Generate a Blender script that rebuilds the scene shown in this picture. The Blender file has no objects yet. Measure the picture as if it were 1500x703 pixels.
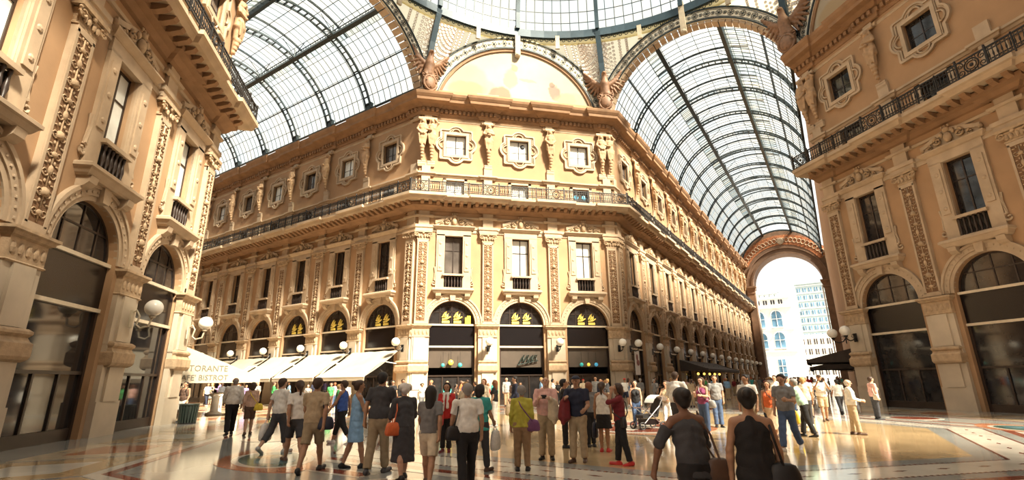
import bpy, math, random
import numpy as np
from mathutils import Matrix, Vector

# ------------------------------------------------------------------ camera, sky, sun, exposure
SC = bpy.context.scene
COL = SC.collection
RND = random.Random(11)
PI = math.pi
CAMP = (6.324, -17.93, 1.62)
def _cam():
    yaw, pitch, roll = -0.575, 0.281, -0.0108
    f = Vector((math.sin(yaw)*math.cos(pitch), math.cos(yaw)*math.cos(pitch), math.sin(pitch)))
    r = Vector((math.cos(yaw), -math.sin(yaw), 0)); u = r.cross(f)
    r2 = r*math.cos(roll)+u*math.sin(roll); u2 = -r*math.sin(roll)+u*math.cos(roll)
    cd = bpy.data.cameras.new('camera'); cd.sensor_width = 36; cd.lens = 714.32/1500*36
    cd.clip_start = .1; cd.clip_end = 2000
    c = bpy.data.objects.new('camera', cd); COL.objects.link(c)
    c.matrix_world = Matrix(((r2.x, u2.x, -f.x, CAMP[0]), (r2.y, u2.y, -f.y, CAMP[1]), (r2.z, u2.z, -f.z, CAMP[2]), (0, 0, 0, 1)))
    SC.camera = c
_cam()
W = bpy.data.worlds.new('sky'); SC.world = W; W.use_nodes = True
W.node_tree.nodes['Background'].inputs[0].default_value = (1.0, .985, .94, 1)
W.node_tree.nodes['Background'].inputs[1].default_value = 0.82
sd = bpy.data.lights.new('sun', 'SUN'); sd.energy = 18.5; sd.angle = math.radians(9); sd.color = (1, .87, .71)
so = bpy.data.objects.new('sun', sd); COL.objects.link(so); so.location = (60, 0, 60)
so.rotation_euler = (0, math.radians(90-45.5), math.radians(-13))
SC.view_settings.view_transform = 'Standard'; SC.view_settings.look = 'None'
SC.view_settings.exposure = 0.72; SC.view_settings.gamma = 1; SC.view_settings.use_curve_mapping = False
try:
    SC.cycles.max_bounces = 7; SC.cycles.transparent_max_bounces = 12; SC.cycles.diffuse_bounces = 2
except Exception: pass

# ------------------------------------------------------------------ materials
def mat(name, col, rough=.6, metal=0., var=.10, scale=3., bump=0., bscale=None, spec=.5, emit=0., coat=0., col2=None):
    m = bpy.data.materials.new(name); m.use_nodes = True
    nt = m.node_tree; N = nt.nodes; L = nt.links; b = N['Principled BSDF']
    b.inputs['Roughness'].default_value = rough; b.inputs['Metallic'].default_value = metal
    b.inputs['Specular IOR Level'].default_value = spec; b.inputs['Coat Weight'].default_value = coat
    g = N.new('ShaderNodeNewGeometry'); n = N.new('ShaderNodeTexNoise'); n.inputs['Scale'].default_value = scale
    n.inputs['Detail'].default_value = 5; L.new(g.outputs['Position'], n.inputs['Vector'])
    r = N.new('ShaderNodeValToRGB'); e = r.color_ramp.elements
    lo = col2 if col2 else [max(0, c*(1-var)) for c in col]; hi = [min(1, c*(1+var)) for c in col]
    e[0].position = .3; e[0].color = (*lo, 1); e[1].position = .7; e[1].color = (*hi, 1)
    L.new(n.outputs['Fac'], r.inputs['Fac']); L.new(r.outputs['Color'], b.inputs['Base Color'])
    if emit:
        L.new(r.outputs['Color'], b.inputs['Emission Color']); b.inputs['Emission Strength'].default_value = emit
    if bump:
        n2 = N.new('ShaderNodeTexNoise'); n2.inputs['Scale'].default_value = bscale or scale*6; n2.inputs['Detail'].default_value = 4
        L.new(g.outputs['Position'], n2.inputs['Vector'])
        bp = N.new('ShaderNodeBump'); bp.inputs['Strength'].default_value = bump; bp.inputs['Distance'].default_value = .02
        L.new(n2.outputs['Fac'], bp.inputs['Height']); L.new(bp.outputs['Normal'], b.inputs['Normal'])
    return m
def glassmat(name, tint, op, opcol):
    m = bpy.data.materials.new(name); m.use_nodes = True; nt = m.node_tree; N = nt.nodes; L = nt.links
    N.remove(N['Principled BSDF']); t = N.new('ShaderNodeBsdfTransparent'); t.inputs[0].default_value = (*tint, 1)
    d = N.new('ShaderNodeBsdfTranslucent')
    g = N.new('ShaderNodeNewGeometry'); n = N.new('ShaderNodeTexNoise'); n.inputs['Scale'].default_value = .35; n.inputs['Detail'].default_value = 6
    L.new(g.outputs['Position'], n.inputs['Vector'])
    r = N.new('ShaderNodeValToRGB'); e = r.color_ramp.elements
    e[0].position = .35; e[0].color = (*[c*.8 for c in opcol], 1); e[1].position = .65; e[1].color = (*opcol, 1)
    L.new(n.outputs['Fac'], r.inputs['Fac']); L.new(r.outputs['Color'], d.inputs[0])
    mx = N.new('ShaderNodeMixShader'); mx.inputs[0].default_value = op
    L.new(t.outputs[0], mx.inputs[1]); L.new(d.outputs[0], mx.inputs[2]); L.new(mx.outputs[0], N['Material Output'].inputs[0])
    return m
M = dict(
 plaster=mat('ochre_plaster', (0.360, 0.200, 0.090), .85, var=.16, scale=.55, bump=.12, bscale=9),
 plaster2=mat('pale_plaster', (0.390, 0.235, 0.125), .85, var=.13, scale=.6, bump=.12, bscale=9),
 stone=mat('warm_limestone', (0.450, 0.335, 0.225), .75, var=.14, scale=1.3, bump=.2, bscale=14),
 relief=mat('carved_limestone', (0.440, 0.310, 0.190), .8, var=.2, scale=5, bump=.5, bscale=30),
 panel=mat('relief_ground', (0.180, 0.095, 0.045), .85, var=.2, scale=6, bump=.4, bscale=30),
 far=mat('stone_with_painted_shade', (.17, .095, .055), .8, var=.2, scale=1.4, bump=.3, bscale=20),  # shade on the far arch is put into this stone's dark colour
 marble=mat('pale_marble', (0.520, 0.430, 0.320), .55, var=.12, scale=1.1),
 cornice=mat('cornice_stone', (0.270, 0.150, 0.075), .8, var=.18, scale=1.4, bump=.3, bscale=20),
 statue=mat('statue_stone', (0.390, 0.250, 0.140), .8, var=.2, scale=4, bump=.4, bscale=24),
 eagle=mat('bronzed_plaster', (0.220, 0.115, 0.060), .6, var=.25, scale=5, bump=.4, bscale=24),
 iron=mat('roof_ironwork', (0.020, 0.032, 0.036), .5, .2, var=.2),
 ironblue=mat('blue_grey_ironwork', (0.022, 0.048, 0.066), .5, .1, var=.15),
 irondark=mat('black_wrought_iron', (.012, .011, .011), .45, .3),
 rail=mat('railing_iron', (.020, .017, .015), .5, .3),
 cream=mat('cream_painted_iron', (0.460, 0.390, 0.280), .6, var=.12),
 lattice=mat('cream_lattice', (0.800, 0.740, 0.600), .7, var=.12, scale=3),
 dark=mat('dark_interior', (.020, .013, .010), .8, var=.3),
 woodd=mat('dark_shop_frame', (.030, .018, .013), .4, var=.2),
 glassd=mat('dark_window_glass', (.022, .020, .020), .06, var=.3, spec=.6),
 glassm=mat('grey_window_glass', (.10, .085, .075), .10, var=.5, scale=.8, spec=.6),
 glassw=mat('window_with_white_blind', (.78, .80, .76), .25, var=.1, scale=2),
 blind=mat('shop_blind', (0.075, 0.055, 0.040), .5, var=.1, scale=2),
 fascia=mat('black_fascia', (.006, .005, .006), .25),
 bar=mat('pale_shop_bar', (.62, .52, .38), .4),
 globe=mat('opal_glass', (.90, .86, .77), .25, var=.03),
 awn=mat('cream_canvas', (0.420, 0.365, 0.275), .8, var=.07, scale=1.2),
 awnd=mat('dark_brown_canvas', (.045, .032, .024), .8, var=.15),
 letter=mat('faded_grey_lettering', (0.130, 0.115, 0.085), .8, var=.25, scale=9),
 gold=mat('yellow_lettering', (.85, .66, .14), .5),
 sage=mat('dark_green_metal', (.030, .042, .035), .4, .3),
 white=mat('white_paint', (.82, .80, .74), .5, var=.05),
 orange=mat('orange_fresco', (0.360, 0.130, 0.050), .8, var=.45, scale=3.5),
 museum=mat('white_travertine', (.86, .82, .74), .7, var=.05),
 tower=mat('grey_blue_cladding', (.42, .50, .50), .6, var=.08),
 bluepane=mat('blue_window_glass', (.13, .25, .36), .12, var=.4, scale=.5),
 rubber=mat('black_rubber', (.012, .012, .012), .6),
 chrome=mat('grey_metal_tube', (.35, .35, .36), .35, .8),
 amber=mat('amber_lamp', (.95, .55, .10), .4, emit=1.6), teal=mat('teal_lamp', (.05, .45, .42), .3, emit=.25), yel=mat('yellow_lamp', (.85, .65, .08), .3, emit=.5),
 blue=mat('blue_lamp', (.08, .40, .62), .3, emit=.3),
 yellow=mat('yellow_card', (.85, .68, .05), .6), paper=mat('white_poster', (.78, .74, .70), .6, var=.1), posterd=mat('poster_figure', (.25, .10, .09), .6, var=.4, scale=4),
)
RG = [glassmat('roof_glass_%d' % i, t, o, c) for i, (t, o, c) in enumerate([
    ((.82, .875, .87), .03, (.80, .84, .82)), ((.87, .88, .83), .045, (.86, .84, .74)), ((.77, .84, .86), .025, (.74, .80, .82)), ((.89, .88, .81), .04, (.88, .85, .76))])]
M['lattice_glass'] = glassmat('cream_lattice_glass', (.9, .82, .62), .62, (.95, .86, .60))

# ------------------------------------------------------------------ mesh helpers
class MB:
    def __init__(s): s.v = []; s.f = []
    def add(s, vs, fs):
        o = len(s.v); s.v += [tuple(p) for p in vs]; s.f += [tuple(i+o for i in q) for q in fs]; return s
    def box(s, x0, x1, y0, y1, z0, z1):
        return s.add([(x0,y0,z0),(x1,y0,z0),(x1,y1,z0),(x0,y1,z0),(x0,y0,z1),(x1,y0,z1),(x1,y1,z1),(x0,y1,z1)],
                     [(0,3,2,1),(4,5,6,7),(0,1,5,4),(1,2,6,5),(2,3,7,6),(3,0,4,7)])
    def rings(s, rings, cap=True, close=True):
        n = len(rings[0]); o = len(s.v)
        for r in rings: s.v += [tuple(p) for p in r]
        m = n if close else n-1
        for i in range(len(rings)-1):
            for j in range(m):
                a = o+i*n+j; b = o+i*n+(j+1) % n
                s.f.append((a, b, b+n, a+n))
        if cap and close:
            s.f.append(tuple(o+j for j in range(n))[::-1]); k = o+(len(rings)-1)*n
            s.f.append(tuple(k+j for j in range(n)))
        return s
    def tube(s, pts, r, n=6, r2=None):
        pts = [Vector(p) for p in pts]; rs = []
        m = len(pts)
        for i, p in enumerate(pts):
            d = (pts[min(i+1, m-1)]-pts[max(i-1, 0)]); d = d.normalized() if d.length > 1e-9 else Vector((0,0,1))
            a = d.cross(Vector((0,0,1))); a = a.normalized() if a.length > 1e-3 else Vector((1,0,0)); b = d.cross(a)
            q = r if r2 is None else r+(r2-r)*i/max(1, m-1)
            rs.append([p+a*(q*math.cos(2*PI*j/n))+b*(q*math.sin(2*PI*j/n)) for j in range(n)])
        return s.rings(rs)
    def bar(s, a, b, w, h, up=(0,0,1)):
        a = Vector(a); b = Vector(b); d = (b-a).normalized(); u = Vector(up); x = d.cross(u)
        x = x.normalized() if x.length > 1e-4 else Vector((1,0,0)); y = x.cross(d).normalized()
        k = [(-1,-1),(1,-1),(1,1),(-1,1)]
        return s.rings([[p+x*(i*w/2)+y*(j*h/2) for i, j in k] for p in (a, b)])
    def lathe(s, prof, c=(0,0,0), n=10, cap=True):
        return s.rings([[(c[0]+r*math.cos(2*PI*j/n), c[1]+r*math.sin(2*PI*j/n), c[2]+z) for j in range(n)] for r, z in prof], cap)
    def ball(s, c, rx, ry=None, rz=None, n=10, m=6):
        ry = rx if ry is None else ry; rz = rx if rz is None else rz
        rs = []
        for i in range(m+1):
            t = PI*(i/m)-PI/2; t = max(-PI/2+.05, min(PI/2-.05, t))
            rs.append([(c[0]+rx*math.cos(t)*math.cos(2*PI*j/n), c[1]+ry*math.cos(t)*math.sin(2*PI*j/n), c[2]+rz*math.sin(t)) for j in range(n)])
        return s.rings(rs)
    def extr(s, poly, y0, y1):            # polygon in (x,z), extruded along y
        n = len(poly)
        return s.rings([[(x, y1, z) for x, z in poly], [(x, y0, z) for x, z in poly]])
    def ringband(s, outer, inner, y0, y1):   # closed band between two outlines (x,z), from y0 (front) to y1
        n = len(outer); o = len(s.v)
        for pl, y in ((outer, y0), (inner, y0), (outer, y1), (inner, y1)): s.v += [(x, y, z) for x, z in pl]
        for j in range(n):
            k = (j+1) % n
            s.f += [(o+j, o+k, o+n+k, o+n+j), (o+2*n+j, o+2*n+k, o+k, o+j), (o+n+j, o+n+k, o+3*n+k, o+3*n+j)]
        return s
    def arcband(s, r0, r1, y0, y1, zc, a0=0., a1=PI, n=24, x0=0.):
        rs = []
        for i in range(n+1):
            a = a0+(a1-a0)*i/n; c, q = math.cos(a), math.sin(a)
            rs.append([(x0+r0*c, y0, zc+r0*q), (x0+r1*c, y0, zc+r1*q), (x0+r1*c, y1, zc+r1*q), (x0+r0*c, y1, zc+r0*q)])
        return s.rings(rs)
    def spiral(s, c, r, turns, w, y, th=.05, flip=1, a0=0., n=20, taper=True):
        pts = []
        for i in range(n+1):
            t = i/n; a = a0+flip*2*PI*turns*t; q = r*(1-.85*t)
            pts.append((c[0]+q*math.cos(a), y, c[1]+q*math.sin(a)))
        return s.tube(pts, w, 5, w*.6 if taper else None)
    def mesh(s, name, m=None, smooth=False):
        me = bpy.data.meshes.new(name); me.from_pydata(s.v, [], s.f); me.update()
        if m: me.materials.append(m)
        if smooth: me.polygons.foreach_set('use_smooth', [True]*len(me.polygons))
        return me
def link(name, me, parent=None, loc=None, rz=None, mw=None):
    o = bpy.data.objects.new(name, me); COL.objects.link(o)
    if parent is not None: o.parent = parent
    if loc is not None: o.location = loc
    if rz is not None: o.rotation_euler = (0, 0, rz)
    if mw is not None: o.matrix_local = mw
    return o
def empty(name, loc=(0,0,0), rz=0.):
    o = bpy.data.objects.new(name, None); COL.objects.link(o); o.location = loc; o.rotation_euler = (0, 0, rz); o.empty_display_size = .2
    return o
def tag(o, label=None, cat=None, group=None, kind=None):
    if label: o['label'] = label
    if cat: o['category'] = cat
    if group: o['group'] = group
    if kind: o['kind'] = kind
    return o
def stuff(o): o['kind'] = 'stuff'; return o
def struct(o): o['kind'] = 'structure'; return o
ORD = ['first','second','third','fourth','fifth','sixth','seventh','eighth','ninth','tenth','eleventh','twelfth','thirteenth','fourteenth','fifteenth','sixteenth','seventeenth','eighteenth','nineteenth','twentieth']
def ordn(i):
    if i < 20: return ORD[i]
    t = ['twenty','thirty','forty','fifty','sixty'][(i+1)//10-2]; u = (i+1) % 10
    return (t+'-'+ORD[u-1]) if u else t.replace('y', 'ieth')

# ------------------------------------------------------------------ plan of the crossing
AP, HW = 18.42, 7.25                       # octagon apothem towards the arms, half width of an arm
HF = (AP-HW)/math.sqrt(2)                  # half length of a diagonal front
BF, BW = 5.132, 5.232                      # bay widths, diagonal fronts and wings
W0 = 3.34                                  # corner to the first bay centre on a wing
NR, NL = 13, 8                             # bays on right and left wing
MID = (AP+HW)/2
FAC = dict(front=((-MID, MID), PI/4), left=((-AP, HW), 0.), right=((-HW, AP), PI/2), lb=((-MID, -MID), 3*PI/4), rb=((MID, MID), -PI/4))
def fpos(f, s, d=0., z=0.):
    (ox, oy), th = FAC[f]; c, q = math.cos(th), math.sin(th)
    return (ox+c*s+q*d, oy+q*s-c*d, z)
ZI, RA, SPR = 5.48, 1.67, 5.56
ZTOP = 24.5
# ------------------------------------------------------------------ floor
FLM = {}
def floormat(k, col, var=.1, scale=1.2, rough=.10):
    FLM[k] = mat('marble_'+k, col, rough, var=var, scale=scale, spec=.55, bump=.03, bscale=3)
floormat('grey', (0.329, 0.323, 0.293)); floormat('cream', (0.61, 0.494, 0.342)); floormat('ochre', (0.525, 0.366, 0.195), .16); floormat('red', (0.268, 0.073, 0.043), .25)
floormat('white', (0.659, 0.598, 0.5)); floormat('rose', (0.488, 0.195, 0.098), .2); floormat('dark', (.05, .045, .045)); floormat('green', (.10, .17, .14), .4); floormat('teal', (.12, .24, .27), .4)
b = MB(); b.box(-75, 75, -60, 330, -.4, 0)
floor = struct(link('floor', b.mesh('floor', FLM['grey'])))
def slab(name, poly, k, h=.004, z0=0., stf=False):
    b = MB(); n = len(poly)
    b.rings([[(x, y, -.02) for x, y in poly], [(x, y, z0+h) for x, y in poly]])
    o = link(name, b.mesh(name, FLM[k]), floor)
    return stuff(o) if stf else o
def octpt(r, k): a = PI/8+k*PI/4; q = r/math.cos(PI/8); return (q*math.cos(a), q*math.sin(a))
def octring(name, r0, r1, k, h=.004):
    for i in range(8): slab(name, [octpt(r0, i), octpt(r1, i), octpt(r1, i+1), octpt(r0, i+1)], k, h)
slab('centre_field', [octpt(3.0, i) for i in range(8)], 'cream', .004)
octring('ochre_field', 3.0, 8.35, 'ochre')
octring('grey_border', 8.35, 8.8, 'grey', .005)
octring('mosaic_band', 8.86, 9.75, 'white', .004)
octring('grey_border', 9.8, 10.15, 'grey', .005)
octring('red_strip', 10.15, 10.4, 'red', .004)
octring('cream_strip', 10.4, 10.62, 'white', .005)
# dotted edges of the mosaic band
b = MB()
for r in (8.84, 9.78):
    for i in range(8):
        p, q = Vector(octpt(r, i)), Vector(octpt(r, i+1)); n = int((q-p).length/.13); d = (q-p)/n
        for j in range(n):
            a = p+d*(j+.2); c = a+d*.6; nn = Vector((-d.y, d.x)).normalized()*.035
            b.add([(a.x-nn.x, a.y-nn.y, .006), (c.x-nn.x, c.y-nn.y, .006), (c.x+nn.x, c.y+nn.y, .006), (a.x+nn.x, a.y+nn.y, .006)], [(0,1,2,3)])
stuff(link('dotted_edging', b.mesh('dotted_edging', FLM['red']), floor))
b = MB()
for i in range(8):
    p, q = Vector(octpt(9.3, i)), Vector(octpt(9.3, i+1)); d = (q-p).normalized(); nn = Vector((-d.y, d.x))
    for j in range(8):
        c = p+(q-p)*(j+.5)/8
        pts = [c+d*.17, c+d*.05+nn*.03, c+nn*.05, c-d*.05+nn*.03, c-d*.17, c-d*.05-nn*.03, c-nn*.05, c+d*.05-nn*.03]
        b.add([(t.x, t.y, .0065) for t in pts], [tuple(range(8))])
stuff(link('diamond_inlay', b.mesh('diamond_inlay', FLM['red']), floor))
# central crest and the eight medallions round it
def ell(cx, cy, a, bb, ang, n=28, pw=1.):
    r = []
    for i in range(n):
        t = 2*PI*i/n; x = a*math.copysign(abs(math.cos(t))**pw, math.cos(t)); y = bb*math.copysign(abs(math.sin(t))**pw, math.sin(t))
        r.append((cx+x*math.cos(ang)-y*math.sin(ang), cy+x*math.sin(ang)+y*math.cos(ang)))
    return r
slab('crest_ring', ell(0, 0, 2.6, 2.6, 0), 'rose', .007); slab('crest_ring', ell(0, 0, 2.3, 2.3, 0), 'white', .009)
slab('crest_field', ell(0, 0, 1.9, 1.9, 0), 'red', .011)
slab('crest_cross', [(-.3,-1.5),(.3,-1.5),(.3,-.3),(1.5,-.3),(1.5,.3),(.3,.3),(.3,1.5),(-.3,1.5),(-.3,.3),(-1.5,.3),(-1.5,-.3),(-.3,-.3)], 'white', .013)
for i in range(8):
    a = PI/8+i*PI/4; c = (11.9*math.cos(a), 11.9*math.sin(a)); t = a+PI/2
    slab('medallion', ell(*c, 2.1, 1.15, t, pw=1.35), 'rose', .006); slab('medallion_rim', ell(*c, 1.35, .82, t), 'white', .008)
    slab('medallion_field', ell(*c, 1.2, .68, t), 'green', .010); slab('medallion_shield', ell(c[0]+.35*math.cos(t), c[1]+.35*math.sin(t), .45, .4, t), 'teal', .012)
    slab('medallion_shield', ell(c[0]-.4*math.cos(t), c[1]-.4*math.sin(t), .3, .3, t), 'ochre', .012)
    a2 = i*PI/4; c2 = (12.0*math.cos(a2), 12.0*math.sin(a2))
    slab('roundel', ell(*c2, .95, .95, 0), 'white', .006); slab('roundel_field', ell(*c2, .8, .8, 0), 'red', .008)
    # bars between
    for sg in (-1, 1):
        t2 = a2+PI/2; r0 = (11.3*math.cos(a2)+sg*2.05*math.cos(t2), 11.3*math.sin(a2)+sg*2.05*math.sin(t2))
        def q(u, w_): return (r0[0]+u*math.cos(t2)+w_*math.cos(a2), r0[1]+u*math.sin(t2)+w_*math.sin(a2))
        slab('red_bar', [q(-.95,-.22), q(.95,-.22), q(.95,.22), q(-.95,.22)], 'white', .005)
        slab('red_bar', [q(-.85,-.14), q(.85,-.14), q(.85,.14), q(-.85,.14)], 'red', .007)
octring('red_strip', 13.55, 13.75, 'red', .004); octring('cream_strip', 13.75, 14.0, 'white', .005)
for i in range(8):
    p, q = octpt(14.05, i), octpt(14.05, i+1); p2, q2 = octpt(16.8, i), octpt(16.8, i+1)
    L_ = lambda A, B, t: (A[0]+(B[0]-A[0])*t, A[1]+(B[1]-A[1])*t)
    for j in range(4):
        t0, t1 = j/4+.012, (j+1)/4-.012
        quad = [L_(p, q, t0), L_(p2, q2, t0), L_(p2, q2, t1), L_(p, q, t1)]
        slab('marble_panel', quad, ('cream', 'ochre')[(i+j) % 2], .004)
        cx = sum(v[0] for v in quad)/4; cy = sum(v[1] for v in quad)/4
        slab('inlay_panel', [(cx+(x-cx)*.55, cy+(y-cy)*.55) for x, y in quad], ('rose', 'white')[(i+j) % 2], .006)
# panels along the two arms in view
def armpt(k, u, v):
    return (u, v) if k == 0 else (-v, u)
for k, n in ((0, 22), (1, 12)):
    for r in range(n):
        v0 = 18.0+r*3.0
        for c in range(4):
            u0 = -6.6+c*3.3
            q = [armpt(k, u0+.1, v0+.1), armpt(k, u0+3.2, v0+.1), armpt(k, u0+3.2, v0+2.9), armpt(k, u0+.1, v0+2.9)]
            if k == 1: q = q[::-1]; q = q[::-1]
            slab('marble_panel', q, ('cream', 'ochre')[(r+c) % 2], .004)
            if r < 12:
                cx = sum(p[0] for p in q)/4; cy = sum(p[1] for p in q)/4
                slab('inlay_panel', [(cx+(x-cx)*.5, cy+(y-cy)*.5) for x, y in q], ('rose', 'white', 'red')[(r+2*c) % 3], .006)
# ------------------------------------------------------------------ walls: one bay panel with its openings
def bay_wall(b, bw, x0=0.):
    D = .45
    def q(xa, xb, za, zb): b.add([(x0+xa,0,za),(x0+xb,0,za),(x0+xb,0,zb),(x0+xa,0,zb)], [(0,1,2,3)])
    h = bw/2
    n = 20
    arc = [(RA*math.cos(PI*i/n), SPR+RA*math.sin(PI*i/n)) for i in range(n+1)]
    q(-h, -RA, 0, 7.4); q(RA, h, 0, 7.4)
    for i in range(n):
        (xa, za), (xb, zb) = arc[i], arc[i+1]
        b.add([(x0+xb,0,zb),(x0+xa,0,za),(x0+xa,0,7.4),(x0+xb,0,7.4)], [(0,1,2,3)])
        b.add([(x0+xb,0,zb),(x0+xa,0,za),(x0+xa,D,za),(x0+xb,D,zb)], [(0,3,2,1)])
    for sg in (-1, 1): b.add([(x0+sg*RA,0,0),(x0+sg*RA,D,0),(x0+sg*RA,D,SPR),(x0+sg*RA,0,SPR)], [(0,1,2,3)])
    zs = 7.4
    for hw, za, zb in ((.66, 8.0, 12.12), (.70, 14.9, 16.6), (.78, 18.75, 20.52)):
        q(-h, h, zs, za); q(-h, -hw, za, zb); q(hw, h, za, zb); zs = zb
        for sg in (-1, 1): b.add([(x0+sg*hw,0,za),(x0+sg*hw,D,za),(x0+sg*hw,D,zb),(x0+sg*hw,0,zb)], [(0,1,2,3)])
        for z in (za, zb): b.add([(x0-hw,0,z),(x0+hw,0,z),(x0+hw,D,z),(x0-hw,D,z)], [(0,1,2,3)])
    q(-h, h, zs, ZTOP)
def plain(b, xa, xb): b.add([(xa,0,0),(xb,0,0),(xb,0,ZTOP),(xa,0,ZTOP)], [(0,1,2,3)])
def make_wall(name, f, centres, bw, ends, m):
    b = MB()
    for c in centres: bay_wall(b, bw, c)
    for xa, xb in ends: plain(b, xa, xb)
    (ox, oy), th = FAC[f]
    return struct(link(name, b.mesh(name, M[m]), None, (ox, oy, 0), th))
C3 = [-BF, 0, BF]; E3 = [(-HF, -1.5*BF), (1.5*BF, HF)]
CR = [W0+k*BW for k in range(NR)]; CLt = [-(W0+k*BW) for k in range(NL)]
LR = W0+(NR-.5)*BW; LL = W0+(NL-.5)*BW
WALL = dict(front=make_wall('wall_front', 'front', C3, BF, E3, 'plaster2'), left=make_wall('wall_front_left', 'left', CLt, BW, [(-LL-14, -LL), (-W0+BW/2, 0)], 'plaster2'),
            right=make_wall('wall_front_right', 'right', CR, BW, [(0, W0-BW/2), (LR, LR+.8)], 'plaster2'),
            lb=make_wall('wall_left', 'lb', C3, BF, E3, 'plaster2'), rb=make_wall('wall_right', 'rb', C3, BF, E3, 'plaster2'))
def blockwall(name, pts, m='plaster2', z0=0., z1=ZTOP):
    b = MB(); n = len(pts); b.rings([[(x, y, z0) for x, y in pts], [(x, y, z1) for x, y in pts]])
    return struct(link(name, b.mesh(name, M[m])))
# side walls of the arms that only show from a step aside, and the block behind the camera
blockwall('wall_left_arm', [(-AP, -HW), (-75, -HW), (-75, -HW-1), (-AP-1, -HW-1)])
blockwall('wall_right_arm', [(HW, AP), (HW, AP+LR+.8), (HW+1, AP+LR+.8), (HW+1, AP+1)])
blockwall('wall_back', [(HW, -AP), (AP, -HW), (60, -HW), (60, -45), (HW, -45)])
blockwall('wall_back_left', [(-HW, -AP), (-HW, -45), (-HW-1, -45), (-HW-1, -AP-1)])
blockwall('wall_back_right', [(AP, HW), (60, HW), (60, HW+1), (AP+1, HW+1)])
blockwall('wall_left_end', [(-67, -HW), (-67, HW), (-68, HW), (-68, -HW)])
# dark rooms behind the openings
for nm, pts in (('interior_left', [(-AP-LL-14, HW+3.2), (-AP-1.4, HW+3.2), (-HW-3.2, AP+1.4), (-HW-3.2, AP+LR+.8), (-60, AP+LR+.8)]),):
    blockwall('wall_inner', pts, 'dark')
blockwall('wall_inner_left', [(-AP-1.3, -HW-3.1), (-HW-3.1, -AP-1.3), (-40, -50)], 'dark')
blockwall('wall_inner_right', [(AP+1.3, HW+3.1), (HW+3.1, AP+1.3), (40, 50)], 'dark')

# ------------------------------------------------------------------ mouldings, swept along the plan with steps at the pilasters
def mitre(p0, p1, p2):
    def nrm(a, b): d = (b-a).normalized(); return Vector((d.y, -d.x))
    n1 = nrm(p0, p1) if p0 is not None else None; n2 = nrm(p1, p2) if p2 is not None else None
    if n1 is None: return n2
    if n2 is None: return n1
    return (n1+n2)/max(.35, 1+n1.dot(n2))
PF = [-HF+.5, -BF/2, BF/2, HF-.5]
def seg_of(f):
    if f in ('front', 'lb', 'rb'): return (-HF, HF, PF)
    if f == 'right': return (0, LR+.8, [.5]+[W0+(k+.5)*BW for k in range(NR)])
    if f == 'left': return (-LL-14, 0, [-(W0+(k+.5)*BW) for k in range(NL+2)][::-1]+[-.5])
def planpath(fs, d, hw, step):
    P = []
    for idx, f in enumerate(fs):
        a, e, pil = seg_of(f); th = FAC[f][1]
        ev = [(a, step if any(abs(c-a) < hw for c in pil) else 0.)]
        for c in pil:
            for s, k in ((c-hw, step), (c+hw, 0.)):
                if a < s < e: ev.append((s, k))
        ev.append((e, None)); cur = ev[0][1]
        pts = []
        t0 = 0.
        for i, (s, k) in enumerate(ev):
            if i == 0: pts.append((s, cur)); continue
            pts.append((s, cur))
            if k is not None:
                if k != cur: pts.append((s, k))
                cur = k
        for i, (s, k) in enumerate(pts):
            dd = d+k; ss = s
            if i == 0 and idx > 0: continue
            if i == len(pts)-1 and idx < len(fs)-1: ss = s+dd*math.tan(PI/8)
            if i == 0 and f in ('lb', 'rb', 'front'): ss = s-dd*math.tan(PI/8)
            if i == len(pts)-1 and f in ('lb', 'rb', 'front') and idx == len(fs)-1: ss = s+dd*math.tan(PI/8)
            P.append(Vector(fpos(f, ss, dd)[:2]))
    Q = [P[0]]
    for p in P[1:]:
        if (p-Q[-1]).length > 1e-4: Q.append(p)
    return Q
def sweep(b, path, prof):
    rs = []
    for i, p in enumerate(path):
        m = mitre(path[i-1] if i else None, p, path[i+1] if i+1 < len(path) else None)
        rs.append([(p.x+m.x*o, p.y+m.y*o, z) for o, z in prof])
    b.rings(rs); return b
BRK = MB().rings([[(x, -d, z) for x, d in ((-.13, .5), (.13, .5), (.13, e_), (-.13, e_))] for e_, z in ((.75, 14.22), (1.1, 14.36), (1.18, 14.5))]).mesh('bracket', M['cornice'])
BLK = dict(front=['left', 'front', 'right'], lb=['lb'], rb=['rb'])
_tn = [0]
def trim(f, name, d, hw, step, prof, m):
    b = MB(); sweep(b, planpath(BLK[f], d, hw, step), prof)
    return link(name, b.mesh(name, M[m]), WALL[f])
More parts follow.
